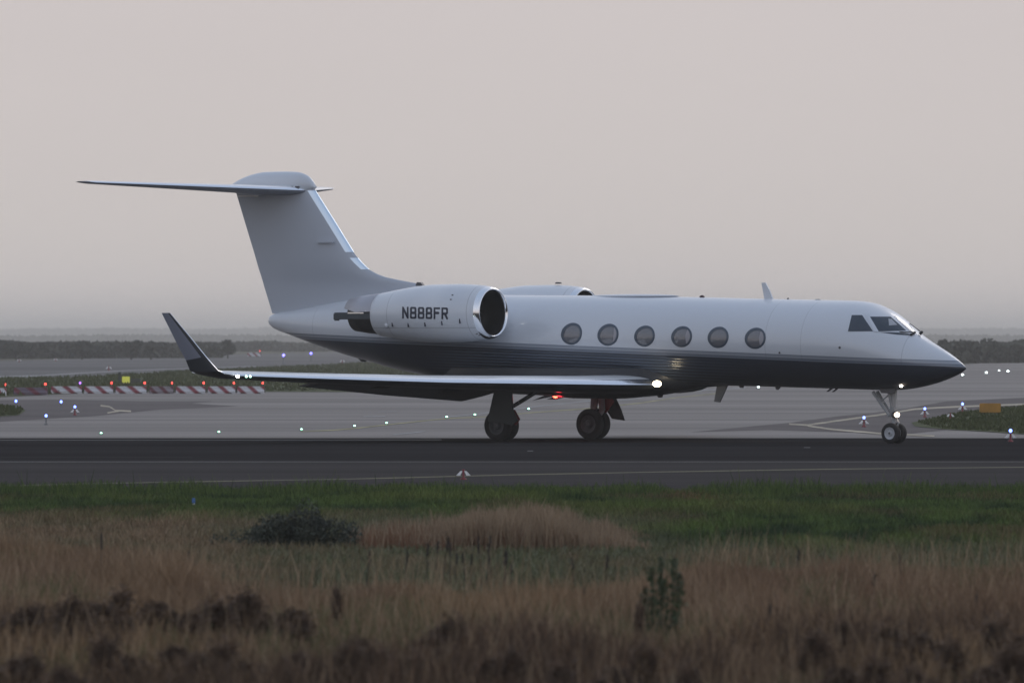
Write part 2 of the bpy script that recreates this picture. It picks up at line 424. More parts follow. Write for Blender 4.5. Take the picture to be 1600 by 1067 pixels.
m_litw = mat('lit_white_lamp', (1, 1, 1), 0.3, emit=(1.0, 0.93, 0.8), es=25, sample=False)
m_green = mat('lit_green_lamp', (0.6, 1, 0.8), 0.3, emit=(0.45, 1.0, 0.75), es=9, sample=False)
m_red = mat('lit_red_lamp', (1, 0.1, 0.05), 0.3, emit=(1.0, 0.06, 0.03), es=14, sample=False)

# --- fuselage
top = [(1509.5, 575), (1506, 570.5), (1498, 563.5), (1480, 550.5), (1460, 538), (1445, 528.5), (1428, 516), (1412, 502), (1395, 488.5), (1380, 480), (1362, 473), (1340, 470), (1300, 469), (1200, 467),
       (1100, 464.5), (950, 462), (790, 461), (700, 459), (640, 457), (590, 462), (540, 470), (500, 477.5), (460, 485), (432, 489.5), (424, 493), (420.5, 499.5)]
bot = [(1509.5, 576.5), (1506, 579), (1498, 584.5), (1480, 592.5), (1460, 599.5), (1440, 604.5), (1415, 608.5), (1390, 609.5), (1350, 608.5), (1300, 607), (1130, 602.5), (1000, 601), (850, 599),
       (760, 597), (700, 593), (655, 584), (615, 575), (585, 566), (560, 559.5), (520, 547), (487, 535.5), (450, 521.5), (432, 514.5), (424, 508.5), (420.5, 500.5)]
tp = sorted([(L(a, b).x, L(a, b).z) for a, b in top]); bt = sorted([(L(a, b).x, L(a, b).z) for a, b in bot])
x0, x1 = tp[0][0], tp[-1][0]
ux = np.linspace(0, 1, 150)
X = x0 + (x1 - x0) * (0.5 - 0.5 * np.cos(np.pi * ux)) * 0.45 + (x1 - x0) * ux * 0.55
ZT = pchip([p[0] for p in tp], [p[1] for p in tp], X); ZB = pchip([p[0] for p in bt], [p[1] for p in bt], X)
NS = 64
def hw(x, zt, zb):
    h = (zt - zb) / 2
    if x > 8.0: return min(h * 1.03, 1.19)
    return min(h, 1.19)
fv = []; ff = []
for x, zt, zb in zip(X, ZT, ZB):
    zc = (zt + zb) / 2; h = max((zt - zb) / 2, 0.004); wd = hw(x, zt, zb) if zt > zb else 0.004
    # the flat-sided lower nose and the slightly narrower cockpit roof
    for k in range(NS):
        a = 2 * math.pi * k / NS
        c, s_ = math.cos(a), math.sin(a)
        sq = 1.0
        if x > 9.2 and s_ > 0:      # cockpit brow: narrower near the top
            kx = min(1, (x - 9.2) / 1.2)
            sq = 1 - 0.10 * kx * s_ * abs(c)
        fv.append((x, max(wd, 0.004) * c * sq, zc + h * s_))
n = len(X)
for i in range(n - 1):
    for k in range(NS):
        a = i * NS + k; b = i * NS + (k + 1) % NS
        ff.append((a, b, b + NS, a + NS))
ff.append(tuple(range(NS - 1, -1, -1))); ff.append(tuple((n - 1) * NS + k for k in range(NS)))
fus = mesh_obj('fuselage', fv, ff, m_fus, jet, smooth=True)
bvh = BVHTree.FromPolygons([Vector(v) for v in fv], ff)
CAML = Vector(((Vector((0, 0, CAM_H)) - ORG).dot(FWD), -(Vector((0, 0, CAM_H)) - ORG).dot(STB), CAM_H))

def on_surf(px, py, tree=bvh, off=0.0):
    tgt = L(px, py, 0.0)
    d = (tgt - CAML).normalized()
    h = tree.ray_cast(CAML, d, 400)
    if h[0] is None: return None, None
    nrm = h[1] if h[1].dot(d) < 0 else -h[1]
    return h[0] + nrm * off, nrm

def side_surf(x, z, tree=bvh, off=0.0, sgn=-1):
    h = tree.ray_cast(Vector((x, sgn * 6, z)), Vector((0, -sgn, 0)), 12)
    if h[0] is None: return None, None
    nrm = h[1] if h[1].y * sgn > 0 else -h[1]
    return h[0] + nrm * off, nrm

# --- cabin windows
wins = [(893, 521.5), (950, 523), (1007, 525), (1065, 526), (1122, 527), (1180, 528.5)]
for i, (px, py) in enumerate(wins):
    c, nn = on_surf(px, py)
    A, B = 0.300, 0.250
    if i in (0, 1): A, B = 0.310, 0.262
    # frame: raised ring; pane: shallow dish inside
    fr_v = []; fr_f = []; K = 40
    prof = [(1.12, 0.0), (1.07, 0.012), (0.99, 0.012), (0.93, -0.0)]
    for r, o_ in prof:
        for k in range(K):
            a = 2 * math.pi * k / K
            rv = r - (0.15 * max(0.0, math.cos(a - R(140))) if r < 0.95 else 0.0)  # wider at upper left: recess shade put into the frame's shape
            p, nr_ = side_surf(c.x + A * rv * math.cos(a), c.z + B * rv * math.sin(a), off=o_ + (0.020 if r < 0.95 else 0.003))
            fr_v.append(p)
    for j in range(len(prof) - 1):
        for k in range(K):
            fr_f.append((j * K + k, j * K + (k + 1) % K, (j + 1) * K + (k + 1) % K, (j + 1) * K + k))
    pv = []; pf = []
    rr = [0.96, 0.8, 0.6, 0.4, 0.2]
    for r in rr:
        for k in range(K):
            a = 2 * math.pi * k / K
            p, _ = side_surf(c.x + A * r * math.cos(a), c.z + B * r * math.sin(a), off=0.004 + 0.022 * (1 - r * r))
            pv.append(p)
    for j in range(len(rr) - 1):
        for k in range(K):
            pf.append((j * K + k, j * K + (k + 1) % K, (j + 1) * K + (k + 1) % K, (j + 1) * K + k))
    pf.append(tuple((len(rr) - 1) * K + k for k in range(K)))
    wo = mesh_obj('cabin_window', pv, pf, m_pane, jet, smooth=True)
    mesh_obj('window_frame', fr_v, fr_f, m_frame, wo, smooth=True)
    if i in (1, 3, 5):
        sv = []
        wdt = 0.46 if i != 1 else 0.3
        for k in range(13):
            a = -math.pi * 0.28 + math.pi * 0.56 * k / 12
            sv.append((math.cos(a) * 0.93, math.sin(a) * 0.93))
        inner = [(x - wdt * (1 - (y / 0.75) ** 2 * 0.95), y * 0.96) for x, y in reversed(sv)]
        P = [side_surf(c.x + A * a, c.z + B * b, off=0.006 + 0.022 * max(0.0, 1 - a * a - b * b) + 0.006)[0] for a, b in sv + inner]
        m_bright = mat('bright_edge_paint', (0.34, 0.33, 0.36), 0.5)  # lit right edge of the opening painted in as a pale patch
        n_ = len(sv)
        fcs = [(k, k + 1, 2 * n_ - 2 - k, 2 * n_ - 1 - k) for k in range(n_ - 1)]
        mesh_obj('window_bright_patch', P, fcs, m_bright, wo, smooth=True)

# --- cockpit windows laid on the fuselage skin
def skin_poly(name, pix, m, off=0.006, parent=jet, div=7, edge=True):
    """quad patch of pixels (4 corners) gridded onto the skin"""
    (a, b, c, d) = [Vector((*p, 0)) for p in pix]
    vs = []; fs = []
    for j in range(div + 1):
        for i in range(div + 1):
            u = i / div; v = j / div
            q = a.lerp(b, u).lerp(d.lerp(c, u), v)
            p, nr_ = on_surf(q.x, q.y, off=off)
            if p is None:
                p, nr_ = vs[-1], None
            vs.append(p)
    for j in range(div):
        for i in range(div):
            k = j * (div + 1) + i
            fs.append((k, k + 1, k + div + 2, k + div + 1))
    return mesh_obj(name, vs, fs, m, parent, smooth=True)
w1 = skin_poly('cockpit_window', [(1331, 492.5), (1347, 492.5), (1364, 517.5), (1325, 518)], m_glass, 0.008)
w2 = skin_poly('cockpit_window', [(1357.5, 495), (1391.5, 495), (1416, 516.5), (1372, 518)], m_glass, 0.008)
skin_poly('window_post', [(1352, 491.5), (1357, 491.5), (1373.5, 519), (1366, 518.5)], m_wht, 0.014, w1)
skin_poly('pane_reflection', [(1388, 498.5), (1393, 499), (1402, 508), (1389, 509)], mat('pale_reflection_panel', (0.36, 0.38, 0.42), 0.4), 0.012, w2)  # pale patch paints a reflection onto the side pane
skin_poly('cockpit_window', [(1396, 493.0), (1400.5, 495.5), (1432.5, 520.5), (1420, 517)], mat('sky_lit_windshield', (0.45, 0.46, 0.48), 0.12, coat=0.8), 0.008)  # sky reflection put into the pane's pale base colour
skin_poly('window_sill', [(1373, 519.0), (1402, 519.5), (1424, 524), (1402, 523)], m_glass, 0.006, w2)
# wipers
bm = bmesh.new()
a1, _ = on_surf(1423, 524.5, off=0.03); a2, _ = on_surf(1429, 521.0, off=0.04); a3, _ = on_surf(1405, 519.5, off=0.03)
add_tube(bm, a1, a2, 0.035, 0.03, 8); add_tube(bm, a2, a3, 0.013, 0.01, 6); add_tube(bm, a1, a3, 0.010, 0.008, 6)
bm_obj('wiper', bm, m_dark, jet)
bm = bmesh.new()
b1, _ = on_surf(1436.5, 523.5, off=0.03)
if b1: 
    add_tube(bm, b1, b1 + Vector((0.05, 0.05, 0.07)), 0.045, 0.03, 8)
    add_tube(bm, b1 + Vector((0.02, 0.03, 0.05)), b1 + Vector((-0.45, 0.2, 0.28)), 0.012, 0.010, 6)
    bm_obj('wiper', bm, m_dark, jet)
# static ports, probes
for (px, py, r) in ((1218, 551, 0.028), (1312, 543, 0.035)):
    p, nr_ = on_surf(px, py)
    bm = bmesh.new(); add_tube(bm, p - nr_ * 0.01, p + nr_ * 0.012, r, r * 0.9, 12); bm_obj('static_port', bm, m_steel, jet)
# door outline of thin dark seam
m_seam = mat('panel_seam', (0.25, 0.27, 0.31), 0.6)

# --- belly fairing
bfb = [(1135, 602.5, -0.02), (1100, 605.5, .3), (1075, 609.5, .6), (1040, 615.5, .9), (1000, 620.3, 1.1), (960, 623, 1.22), (905, 622.5, 1.25), (890, 620, 1.26), (860, 618, 1.26), (810, 615.5, 1.22), (770, 609, 1.1), (730, 600, .8), (690, 592, .2)]
rows = []
for px, py, hwid in bfb:
    p = L(px, py, 0)
    rows.append((p.x, p.z, max(hwid, 0.05)))
rows.sort()
rx = np.linspace(rows[0][0], rows[-1][0], 50)
rz_ = pchip([r[0] for r in rows], [r[1] for r in rows], rx); rw = pchip([r[0] for r in rows], [r[2] for r in rows], rx)
bv = []; bf = []; K = 25
for x, z, wd in zip(rx, rz_, rw):
    for k in range(K):
        a = math.pi * k / (K - 1)
        ca, sa = math.cos(a), math.sin(a)
        bv.append((x, wd * math.copysign(abs(ca) ** 0.7, ca), 1.95 - (1.95 - z) * sa ** 0.6))
for i in range(49):
    for k in range(K - 1):
        a = i * K + k; bf.append((a, a + 1, a + K + 1, a + K))
mesh_obj('belly_fairing', bv, bf, m_navy, jet, smooth=True)

# --- aerofoil surfaces
def foil(nu=14):
    us = [0.5 - 0.5 * math.cos(math.pi * i / nu) for i in range(nu + 1)]
    return us
def thick(u): return 5 * (0.2969 * math.sqrt(max(u, 0)) - 0.1260 * u - 0.3516 * u * u + 0.2843 * u**3 - 0.1036 * u**4)
def surface(name, st, mats, matf, parent, camber=0.0, nu=14, cap=True):
    """st: list of (LE, TE, up-normal, thickness m). matf(station index, u, side) -> material slot"""
    us = foil(nu); vs = []; fs = []; fm = []
    ring = [(u, 1) for u in reversed(us)] + [(u, -1) for u in us[1:-1]]
    K = len(ring)
    for LE, TE, N, t in st:
        LE = Vector(LE); TE = Vector(TE); N = Vector(N).normalized()
        ch = TE - LE
        for u, sd_ in ring:
            vs.append(LE + ch * u + N * (sd_ * t * thick(u) + camber * ch.length * 4 * u * (1 - u)))
    for i in range(len(st) - 1):
        for k in range(K):
            a = i * K + k; b = i * K + (k + 1) % K
            fs.append((a, b, b + K, a + K))
            u = (ring[k][0] + ring[(k + 1) % K][0]) / 2
            sd_ = 1 if k < nu else -1
            fm.append(matf(i, u, sd_))
    if cap:
        fs.append(tuple(range(K))); fm.append(0)
        fs.append(tuple((len(st) - 1) * K + k for k in range(K - 1, -1, -1))); fm.append(0)
    o = mesh_obj(name, vs, fs, None, parent, mats=mats, fm=fm)
    bm = bmesh.new(); bm.from_mesh(o.data); bmesh.ops.recalc_face_normals(bm, faces=bm.faces); bm.to_mesh(o.data); bm.free()
    return auto_smooth(o, 40)

def mir(v, sg): return Vector((v.x, v.y * sg, v.z))
UP = Vector((0, 0, 1))
for sg in (1, -1):      # 1 = starboard (near) wing, -1 = port wing
    def P(px, py, s, dx=0, dz=0):
        v = L(px, py, s); return mir(Vector((v.x + dx, v.y, v.z + dz)), sg)
    def PX(x, s, z): return Vector((x, -s * sg, z))
    le_r = L(1027, 601, 1.2); le_m = L(698, 597.5, 5.9); le_q = L(520, 592.0, 8.4); le_t = L(369, 587, 10.6)
    st = [(PX(le_r.x - 0.9, 0.3, le_r.z), PX(-0.45, 0.3, 1.52), UP, 0.52),
          (PX(le_r.x, 1.2, le_r.z), PX(-0.45, 1.2, 1.52), UP, 0.50),
          (PX(le_r.x - 0.62, 2.1, le_r.z + 0.0), PX(-0.62, 2.1, 1.53), UP, 0.46),
          (PX(le_m.x, 5.9, le_m.z), PX(-1.95, 5.9, 1.66), UP, 0.33),
          (PX((le_m.x + le_q.x) / 2 , 7.15, (le_m.z + le_q.z) / 2), PX(-2.35, 7.15, 1.70), UP, 0.31),
          (PX((le_m.x + le_q.x) / 2 - 0.01, 7.2, (le_m.z + le_q.z) / 2), PX(-3.0, 7.2, 1.71), UP, 0.31),
          (PX(le_q.x, 8.4, le_q.z), PX(-3.35, 8.4, 1.76), UP, 0.27),
          (PX(le_t.x, 10.6, le_t.z), PX(le_t.x - 1.5, 10.6, 1.86), UP, 0.21)]
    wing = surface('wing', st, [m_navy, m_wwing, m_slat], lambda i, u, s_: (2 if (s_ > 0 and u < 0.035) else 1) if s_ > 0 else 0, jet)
    # winglet, blending up from the tip
    d1 = L(369, 587, 10.6); d2 = L(350, 583.5, 10.85); d3 = L(341, 579, 11.0); d4 = L(322, 556.5, 11.1); d5 = L(301, 530.5, 11.2); d6 = L(266, 489, 11.4)
    e1 = Vector((d1.x - 1.5, -10.6, 1.86)); e2 = L(306, 583.5, 10.85); e3 = L(297, 579.5, 11.0); e4 = L(290.5, 563, 11.1); e5 = L(277, 538, 11.2); e6 = L(252.5, 489, 11.4)
    out_ = Vector((0, -0.98, -0.2))
    Ns = [UP, Vector((0, 0.35, 0.9)), Vector((0, 0.8, 0.5)), -out_, -out_, -out_]
    ws = []
    for a, b, nn, t in zip((d1, d2, d3, d4, d5, d6), (e1, e2, e3, e4, e5, e6), Ns, (0.21, 0.16, 0.12, 0.10, 0.085, 0.05)):
        ws.append((mir(a, sg), mir(b, sg), mir(nn, sg), t))
    def wm(i, u, s_):
        if s_ > 0: return 2 if u < 0.08 and i > 0 else 1
        if u < 0.03: return 2
        if i < 3 or u < 0.16: return 0
        return 3
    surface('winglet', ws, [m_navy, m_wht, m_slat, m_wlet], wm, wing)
    # flap hanging behind the wing
    fi1, fi2 = L(792, 604, 1.6), L(721, 627, 1.6)
    fo1, fo2 = L(505, 596, 7.1), L(466, 603.5, 7.1)
    fm1 = L(668, 601, 4.2); fm2 = L(600, 617.5, 4.2)
    fN = Vector((0.3, 0, 0.95))
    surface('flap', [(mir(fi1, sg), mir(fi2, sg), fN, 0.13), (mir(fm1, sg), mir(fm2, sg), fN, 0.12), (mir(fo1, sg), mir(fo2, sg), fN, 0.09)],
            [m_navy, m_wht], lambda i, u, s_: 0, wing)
    # flap track fairing
    for (s0, px0) in ((3.3, 0), (5.4, 0)):
        xx = -0.95 - (s0 - 3.3) * 0.36; zz = 1.44 + (s0 - 3.3) * 0.05
        bm = bmesh.new(); add_sphere(bm, (0, 0, 0), 1.0, 0.75, 0.07, 0.13, 16, 10)
        o = bm_obj('flap_track_fairing', bm, m_navy, wing, smooth=True, loc=PX(xx, s0, zz))
    # landing lamp in the wing root
    lp = L(1027, 599.5, 1.26)
    k_ = 1.0 if sg == 1 else 0.45
    bm = bmesh.new(); add_sphere(bm, (0, 0, 0), 1.0, 0.13 * k_, 0.085 * k_, 0.085 * k_, 16, 10)
    bm_obj('landing_light', bm, m_lit if sg == 1 else m_litw, wing, smooth=True, loc=PX(lp.x + 0.02, 1.30, lp.z))
    if sg == 1:
        # tip lamps
        q = L(371.5, 588, 10.72)
        bm = bmesh.new(); add_sphere(bm, (0, 0, 0), 1.0, 0.05, 0.04, 0.036, 12, 8); bm_obj('strobe_light', bm, m_litw, wing, smooth=True, loc=q)
        for (px, s0) in ((384, 10.52), (390, 10.44)):
            q = L(px, 588, s0)
            bm = bmesh.new(); add_sphere(bm, (0, 0, 0), 1.0, 0.03, 0.028, 0.028, 12, 8); bm_obj('navigation_light', bm, m_green, wing, smooth=True, loc=q + Vector((0.02, 0, 0)))
        for (px, py) in ((611, 598.5), (667, 599.2), (738, 601.5), (803, 604)):
            s0 = 2.9 + (803 - px) / 70.0
            q = L(px, py, s0); 
            bm = bmesh.new(); add_sphere(bm, (0, 0, 0), 0.03, 1.4, 1, 0.8, 8, 6); bm_obj('inspection_light', bm, mat('small_bright_fitting', (0.8, 0.8, 0.8), 0.3, emit=(1, 1, 1), es=0.7, sample=False), wing, smooth=True, loc=q + Vector((0.04, 0, 0)))
    else:
        q = L(371.5, 588, 10.72)
        bm = bmesh.new(); add_sphere(bm, (0, 0, 0), 1.0, 0.06, 0.05, 0.045, 12, 8); bm_obj('navigation_light', bm, m_red, wing, smooth=True, loc=mir(q, -1))

# --- fin
rowsf = [(489, 425.5, 700, 0.06), (470, 420, 690, 0.08), (452, 414.5, 676, 0.10), (443.5, 412, 655, 0.12), (438.5, 410.6, 628, 0.14), (433.5, 409, 604, 0.17), (428, 407.4, 589, 0.2), (421, 405, 576.5, 0.24), (411, 402, 566, 0.27), (398, 398.5, 555, 0.3),
         (350, 384, 525.5, 0.28), (303, 370, 496, 0.26), (288, 366, 487, 0.24)]
stf = []
for py, te, le, t in rowsf:
    a = L(le, py, 0); b = L(te, py, 0); b.z = a.z
    stf.append((a, b, Vector((0, -1, 0)), t))
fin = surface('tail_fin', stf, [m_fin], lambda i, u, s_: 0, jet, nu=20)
def le_strip(pyA, pyB, nm):
    vs = []; fs = []; K = 9; rowsn = 8
    ys_ = [r[0] for r in rowsf][::-1]; les = [r[2] for r in rowsf][::-1]; tes = [r[1] for r in rowsf][::-1]; ts = [r[3] for r in rowsf][::-1]
    for j in range(rowsn):
        py = pyA + (pyB - pyA) * j / (rowsn - 1)
        a = L(float(np.interp(py, ys_, les)), py, 0); b = L(float(np.interp(py, ys_, tes)), py, 0); b.z = a.z
        t = float(np.interp(py, ys_, ts)); ch = b - a
        wd = 0.22 / ch.length
        for k in range(K):
            q = (k / (K - 1)) * 2 - 1
            u = wd * q * q
            vs.append(a + ch * u + Vector((0.008, -math.copysign(t * thick(u) + 0.004, q if q else 1) if abs(q) > 1e-6 else 0, 0)))
    for j in range(rowsn - 1):
        for k in range(K - 1):
            c_ = j * K + k; fs.append((c_, c_ + 1, c_ + K + 1, c_ + K))
    return mesh_obj(nm, vs, fs, mat('fin_leading_edge_metal', (0.74, 0.84, 0.94), 0.3, metal=0.9), fin, smooth=True)
le_strip(298, 394, 'leading_edge'); le_strip(403, 421, 'leading_edge')
v, f = plate([L(497, 377.2, 0.16), L(521, 377.2, 0.16), L(521, 379.6, 0.16), L(497, 379.6, 0.16)], 0.07, (0, -1, 0))
mesh_obj('fin_antenna', v, f, m_fin, fin)
v, f = plate([L(373, 305.2, 0.2), L(404, 305.2, 0.2), L(404, 307.8, 0.2), L(373, 307.8, 0.2)], 0.03, (0, -1, 0))
mesh_obj('hinge_strip', v, f, mat('pale_strip_paint', (0.9, 0.88, 0.87), 0.4), fin)
# ventral seam at fin base
# --- bullet fairing on the fin
bt_ = [(362, 289, 300), (372, 282.5, 303), (385, 276.3, 306), (400, 271.5, 307), (415, 269, 307), (440, 268.3, 306), (465, 269, 305), (478, 273, 304), (486, 279, 299), (490.5, 286, 297), (493, 291.5, 294)]
bx = [(L(a, b, 0).x, L(a, b, 0).z, L(a, c, 0).z) for a, b, c in bt_]; bx.sort()
gx = np.linspace(bx[0][0], bx[-1][0], 40)
gt = pchip([b[0] for b in bx], [b[1] for b in bx], gx); gb = pchip([b[0] for b in bx], [b[2] for b in bx], gx)
vs = []; fs = []; K = 24
for i, (x, a, b) in enumerate(zip(gx, gt, gb)):
    u = i / 39; wd = 0.235 * math.sin(math.pi * min(1, max(0.0, 0.04 + u * 0.93))) ** 0.55
    for k in range(K):
        an = 2 * math.pi * k / K
        vs.append((x, wd * math.cos(an), (a + b) / 2 + (a - b) / 2 * math.sin(an)))
for i in range(39):
    for k in range(K):
        a = i * K + k; b = i * K + (k + 1) % K; fs.append((a, b, b + K, a + K))
fs.append(tuple(range(K))); fs.append(tuple(39 * K + k for k in range(K)))
bul = mesh_obj('tail_bullet', vs, fs, m_wht, jet, smooth=True)
for px in (456, 463, 466):
    p = L(px, 292.5, 0.24)
    bm = bmesh.new(); add_box(bm, p, (0.07, 0.03, 0.05)); bm_obj('vent', bm, m_steel, bul)
# --- horizontal stabiliser
for sg in (1, -1):
    r1 = L(484, 298, 0.0); r2 = L(151, 285.3, 5.25); r3 = L(141, 284.3, 5.4)
    st = [(mir(r1, sg), mir(Vector((r1.x - 2.75, 0, r1.z + 0.02)), sg), UP, 0.27),
          (mir(r2, sg), mir(Vector((r2.x - 0.75, r2.y, r2.z + 0.02)), sg), UP, 0.09),
          (mir(r3, sg), mir(Vector((r3.x - 0.42, r3.y, r3.z + 0.02)), sg), UP, 0.03)]
    surface('tail_plane', st, [mat('tail_underside_shade', (0.24, 0.26, 0.31), 0.45), m_wwing, m_slat], lambda i, u, s_: (2 if u < 0.05 else 1) if s_ > 0 else 0, jet)  # underside shade put into a darker base colour

# --- engines
m_reg = mat('registration_lettering', (0.015, 0.022, 0.045), 0.5)
inl = L(771.5, 488.5, 2.1)
for sg in (1, -1):
    C0 = Vector((inl.x, -2.1 * sg, inl.z))
    ax = Vector((-1, 0, -0.012))
    outer = [(0.16, 0.705), (0.35, 0.735), (0.7, 0.765), (1.2, 0.785), (1.9, 0.785), (2.5, 0.745), (3.1, 0.675), (3.6, 0.60), (3.74, 0.58), (3.76, 0.54)]
    ot = [o_[0] for o_ in outer]; orr = [o_[1] for o_ in outer]
    tt = np.concatenate([np.linspace(0.16, 3.74, 40), [3.76]]); rr = pchip(ot, orr, tt)
    bm = bmesh.new(); add_lathe(bm, list(zip(tt, rr)), C0, ax, 64)
    nac = bm_obj('engine_nacelle', bm, m_nac, jet, smooth=True)
    bm = bmesh.new()
    add_lathe(bm, [(0.165, 0.708), (0.10, 0.695), (0.04, 0.675), (0.0, 0.645), (0.0, 0.625), (0.03, 0.605), (0.08, 0.592)], C0, ax, 64)
    bm_obj('intake_lip', bm, m_metal, nac, smooth=True)
    bm = bmesh.new()
    add_lathe(bm, [(0.08, 0.592), (0.4, 0.58), (0.9, 0.56), (0.9, 0.02)], C0, ax, 48)
    bm_obj('intake_duct', bm, m_dark, nac, smooth=True)
    bm = bmesh.new()
    add_lathe(bm, [(0.45, 0.01), (0.55, 0.07), (0.7, 0.13), (0.86, 0.17)], C0, ax, 24)
    for k in range(24):
        a = 2 * math.pi * k / 24
        rot = Matrix.Rotation(a, 3, 'X') @ Matrix.Rotation(R(35), 3, 'Z')
        add_box(bm, C0 + Vector((-0.82, 0, 0)) + Matrix.Rotation(a, 3, 'X') @ Vector((0, 0, 0.35)), (0.10, 0.012, 0.40), rot)
    bm_obj('fan', bm, mat('fan_titanium', (0.05, 0.055, 0.06), 0.4, metal=0.5), nac)
    # exhaust: dark nozzle, upper reverser shell, side beams
    bm = bmesh.new()
    add_lathe(bm, [(3.70, 0.545), (4.2, 0.50), (4.62, 0.44), (4.62, 0.39), (4.2, 0.38), (4.2, 0.01)], C0, ax, 40)
    bm_obj('exhaust_nozzle', bm, m_dark, nac, smooth=True)
    vs = []; fs = []; K = 22
    prof = [(3.7, 0.583), (4.3, 0.53), (4.72, 0.48), (4.72, 0.46), (4.3, 0.51), (3.7, 0.55)]
    for t, r in prof:
        for k in range(K):
            a = R(8) + R(164) * k / (K - 1)
            if t > 4.6: a = R(22) + R(136) * k / (K - 1)
            vs.append(C0 + ax * t + Vector((0, r * math.cos(a), r * math.sin(a))))
    for j in range(len(prof)):
        for k in range(K - 1):
            a = j * K + k; b = ((j + 1) % len(prof)) * K + k
            fs.append((a, a + 1, b + 1, b))
    mesh_obj('reverser_door', vs, fs, mat('bare_reverser_skin', (0.42, 0.42, 0.46), 0.4, metal=0.3), nac, smooth=True)
    vs = []
    prof = [(3.9, 0.552), (4.25, 0.50), (4.4, 0.48)]
    for s2 in (1, -1):
        bm = bmesh.new()
        add_box(bm, C0 + ax * 4.35 + Vector((0, s2 * 0.50, -0.03)), (1.2, 0.07, 0.19), bevel=0.02)
        add_box(bm, C0 + ax * 4.95 + Vector((0, s2 * 0.47, -0.04)), (0.22, 0.08, 0.22), bevel=0.03)
        bm_obj('reverser_beam', bm, mat('reverser_beam_paint', (0.03, 0.045, 0.06), 0.4), nac)
        bm = bmesh.new()
        add_box(bm, C0 + ax * 4.25 + Vector((0, s2 * 0.545, 0.05)), (0.55, 0.02, 0.035), bevel=0.008)
        bm_obj('reverser_link', bm, m_metal, nac)
    # pylon
    v0 = [(-1.1, 1.0), (-4.3, 1.0)]
    pst = [(Vector((C0.x - 0.9, -0.85 * sg, inl.z - 0.12)), Vector((C0.x - 4.4, -0.6 * sg, inl.z - 0.12)), UP, 0.30),
           (Vector((C0.x - 1.0, -1.6 * sg, inl.z - 0.03)), Vector((C0.x - 4.2, -1.6 * sg, inl.z - 0.03)), UP, 0.26)]
    surface('engine_pylon', pst, [m_wht], lambda i, u, s_: 0, jet)
    # latches and small vents along the cowl
    nb = BVHTree.FromPolygons([v_.co.copy() for v_ in nac.data.vertices], [tuple(p_.vertices) for p_ in nac.data.polygons])
    if sg == 1:
        for px, py in ((613, 506.5), (638, 507.3), (664, 506.3), (690.5, 504.3), (718.5, 501.5)):
            p, nr_ = on_surf(px, py, nb)
            bm = bmesh.new(); add_box(bm, p, (0.032, 0.03, 0.13)); bm_obj('cowl_latch', bm, m_reg, nac)
        for px, py in ((707, 461), (704.5, 468), (745, 521.5), (749, 523.5)):
            p, nr_ = on_surf(px, py, nb)
            bm = bmesh.new(); add_box(bm, p, (0.05, 0.02, 0.03)); bm_obj('drain_port', bm, m_steel, nac)
        p, nr_ = on_surf(604, 508, nb)
        bm = bmesh.new(); add_sphere(bm, p, 0.07, 1, 0.5, 1.0, 12, 8); bm_obj('cowl_vent', bm, m_nac, nac, smooth=True)
        # lip pitot / seam notch
        p = C0 + Vector((-0.03, -0.64, -0.03)) 
        v, f = plate([L(740, 487.5, 2.74), L(752, 489, 2.68), L(752, 491.5, 2.68), L(740, 493, 2.74)], 0.02, (0, -1, 0))
        # registration lettering wrapped round the cowl
        # block letters as stroke skeletons in a 1 x 1.5 cell, filled on a fine grid
        GL = {'N': [((.12, .1), (.12, 1.4)), ((.12, 1.4), (.88, .1)), ((.88, .1), (.88, 1.4))],
              '8': [((.25, .1), (.75, .1)), ((.75, .1), (.88, .25)), ((.88, .25), (.88, .6)), ((.88, .6), (.76, .76)), ((.76, .76), (.24, .76)), ((.24, .76), (.12, .6)), ((.12, .6), (.12, .25)), ((.12, .25), (.25, .1)),
                    ((.76, .76), (.86, .92)), ((.86, .92), (.86, 1.25)), ((.86, 1.25), (.74, 1.4)), ((.74, 1.4), (.26, 1.4)), ((.26, 1.4), (.14, 1.25)), ((.14, 1.25), (.14, .92)), ((.14, .92), (.24, .76))],
              'F': [((.12, .1), (.12, 1.4)), ((.12, 1.4), (.88, 1.4)), ((.12, .78), (.74, .78))],
              'R': [((.12, .1), (.12, 1.4)), ((.12, 1.4), (.74, 1.4)), ((.74, 1.4), (.88, 1.25)), ((.88, 1.25), (.88, .86)), ((.88, .86), (.74, .72)), ((.74, .72), (.12, .72)), ((.52, .72), (.88, .1))]}
        bm = bmesh.new(); NX, NY = 26, 38; hs = 0.15; pitch = 1.22
        txt = 'N888FR'; W_ = pitch * len(txt) - (pitch - 1.0)
        def dseg(p, a, b):
            ab = Vector(b) - Vector(a); t_ = max(0, min(1, (Vector(p) - Vector(a)).dot(ab) / ab.length_squared)); return (Vector(p) - Vector(a) - ab * t_).length
        cache = {}
        for ci, ch in enumerate(txt):
            vm = {}
            def gv_(i, j):
                if (i, j) not in vm:
                    u = (ci * pitch + i / NX) / W_; q = j / NY
                    px = 628.5 + u * 71.5; py = 497.6 + u * 1.3 - q * 18.3
                    p, _n = on_surf(px, py, nb, off=0.006); vm[(i, j)] = bm.verts.new(p)
                return vm[(i, j)]
            if ch not in cache:
                cache[ch] = [(i, j) for i in range(NX) for j in range(NY) if min(dseg(((i + .5) / NX, (j + .5) / NY * 1.5), a, b) for a, b in GL[ch]) < hs]
            for i, j in cache[ch]: bm.faces.new((gv_(i, j), gv_(i + 1, j), gv_(i + 1, j + 1), gv_(i, j + 1)))
        bm_obj('registration', bm, m_reg, nac)

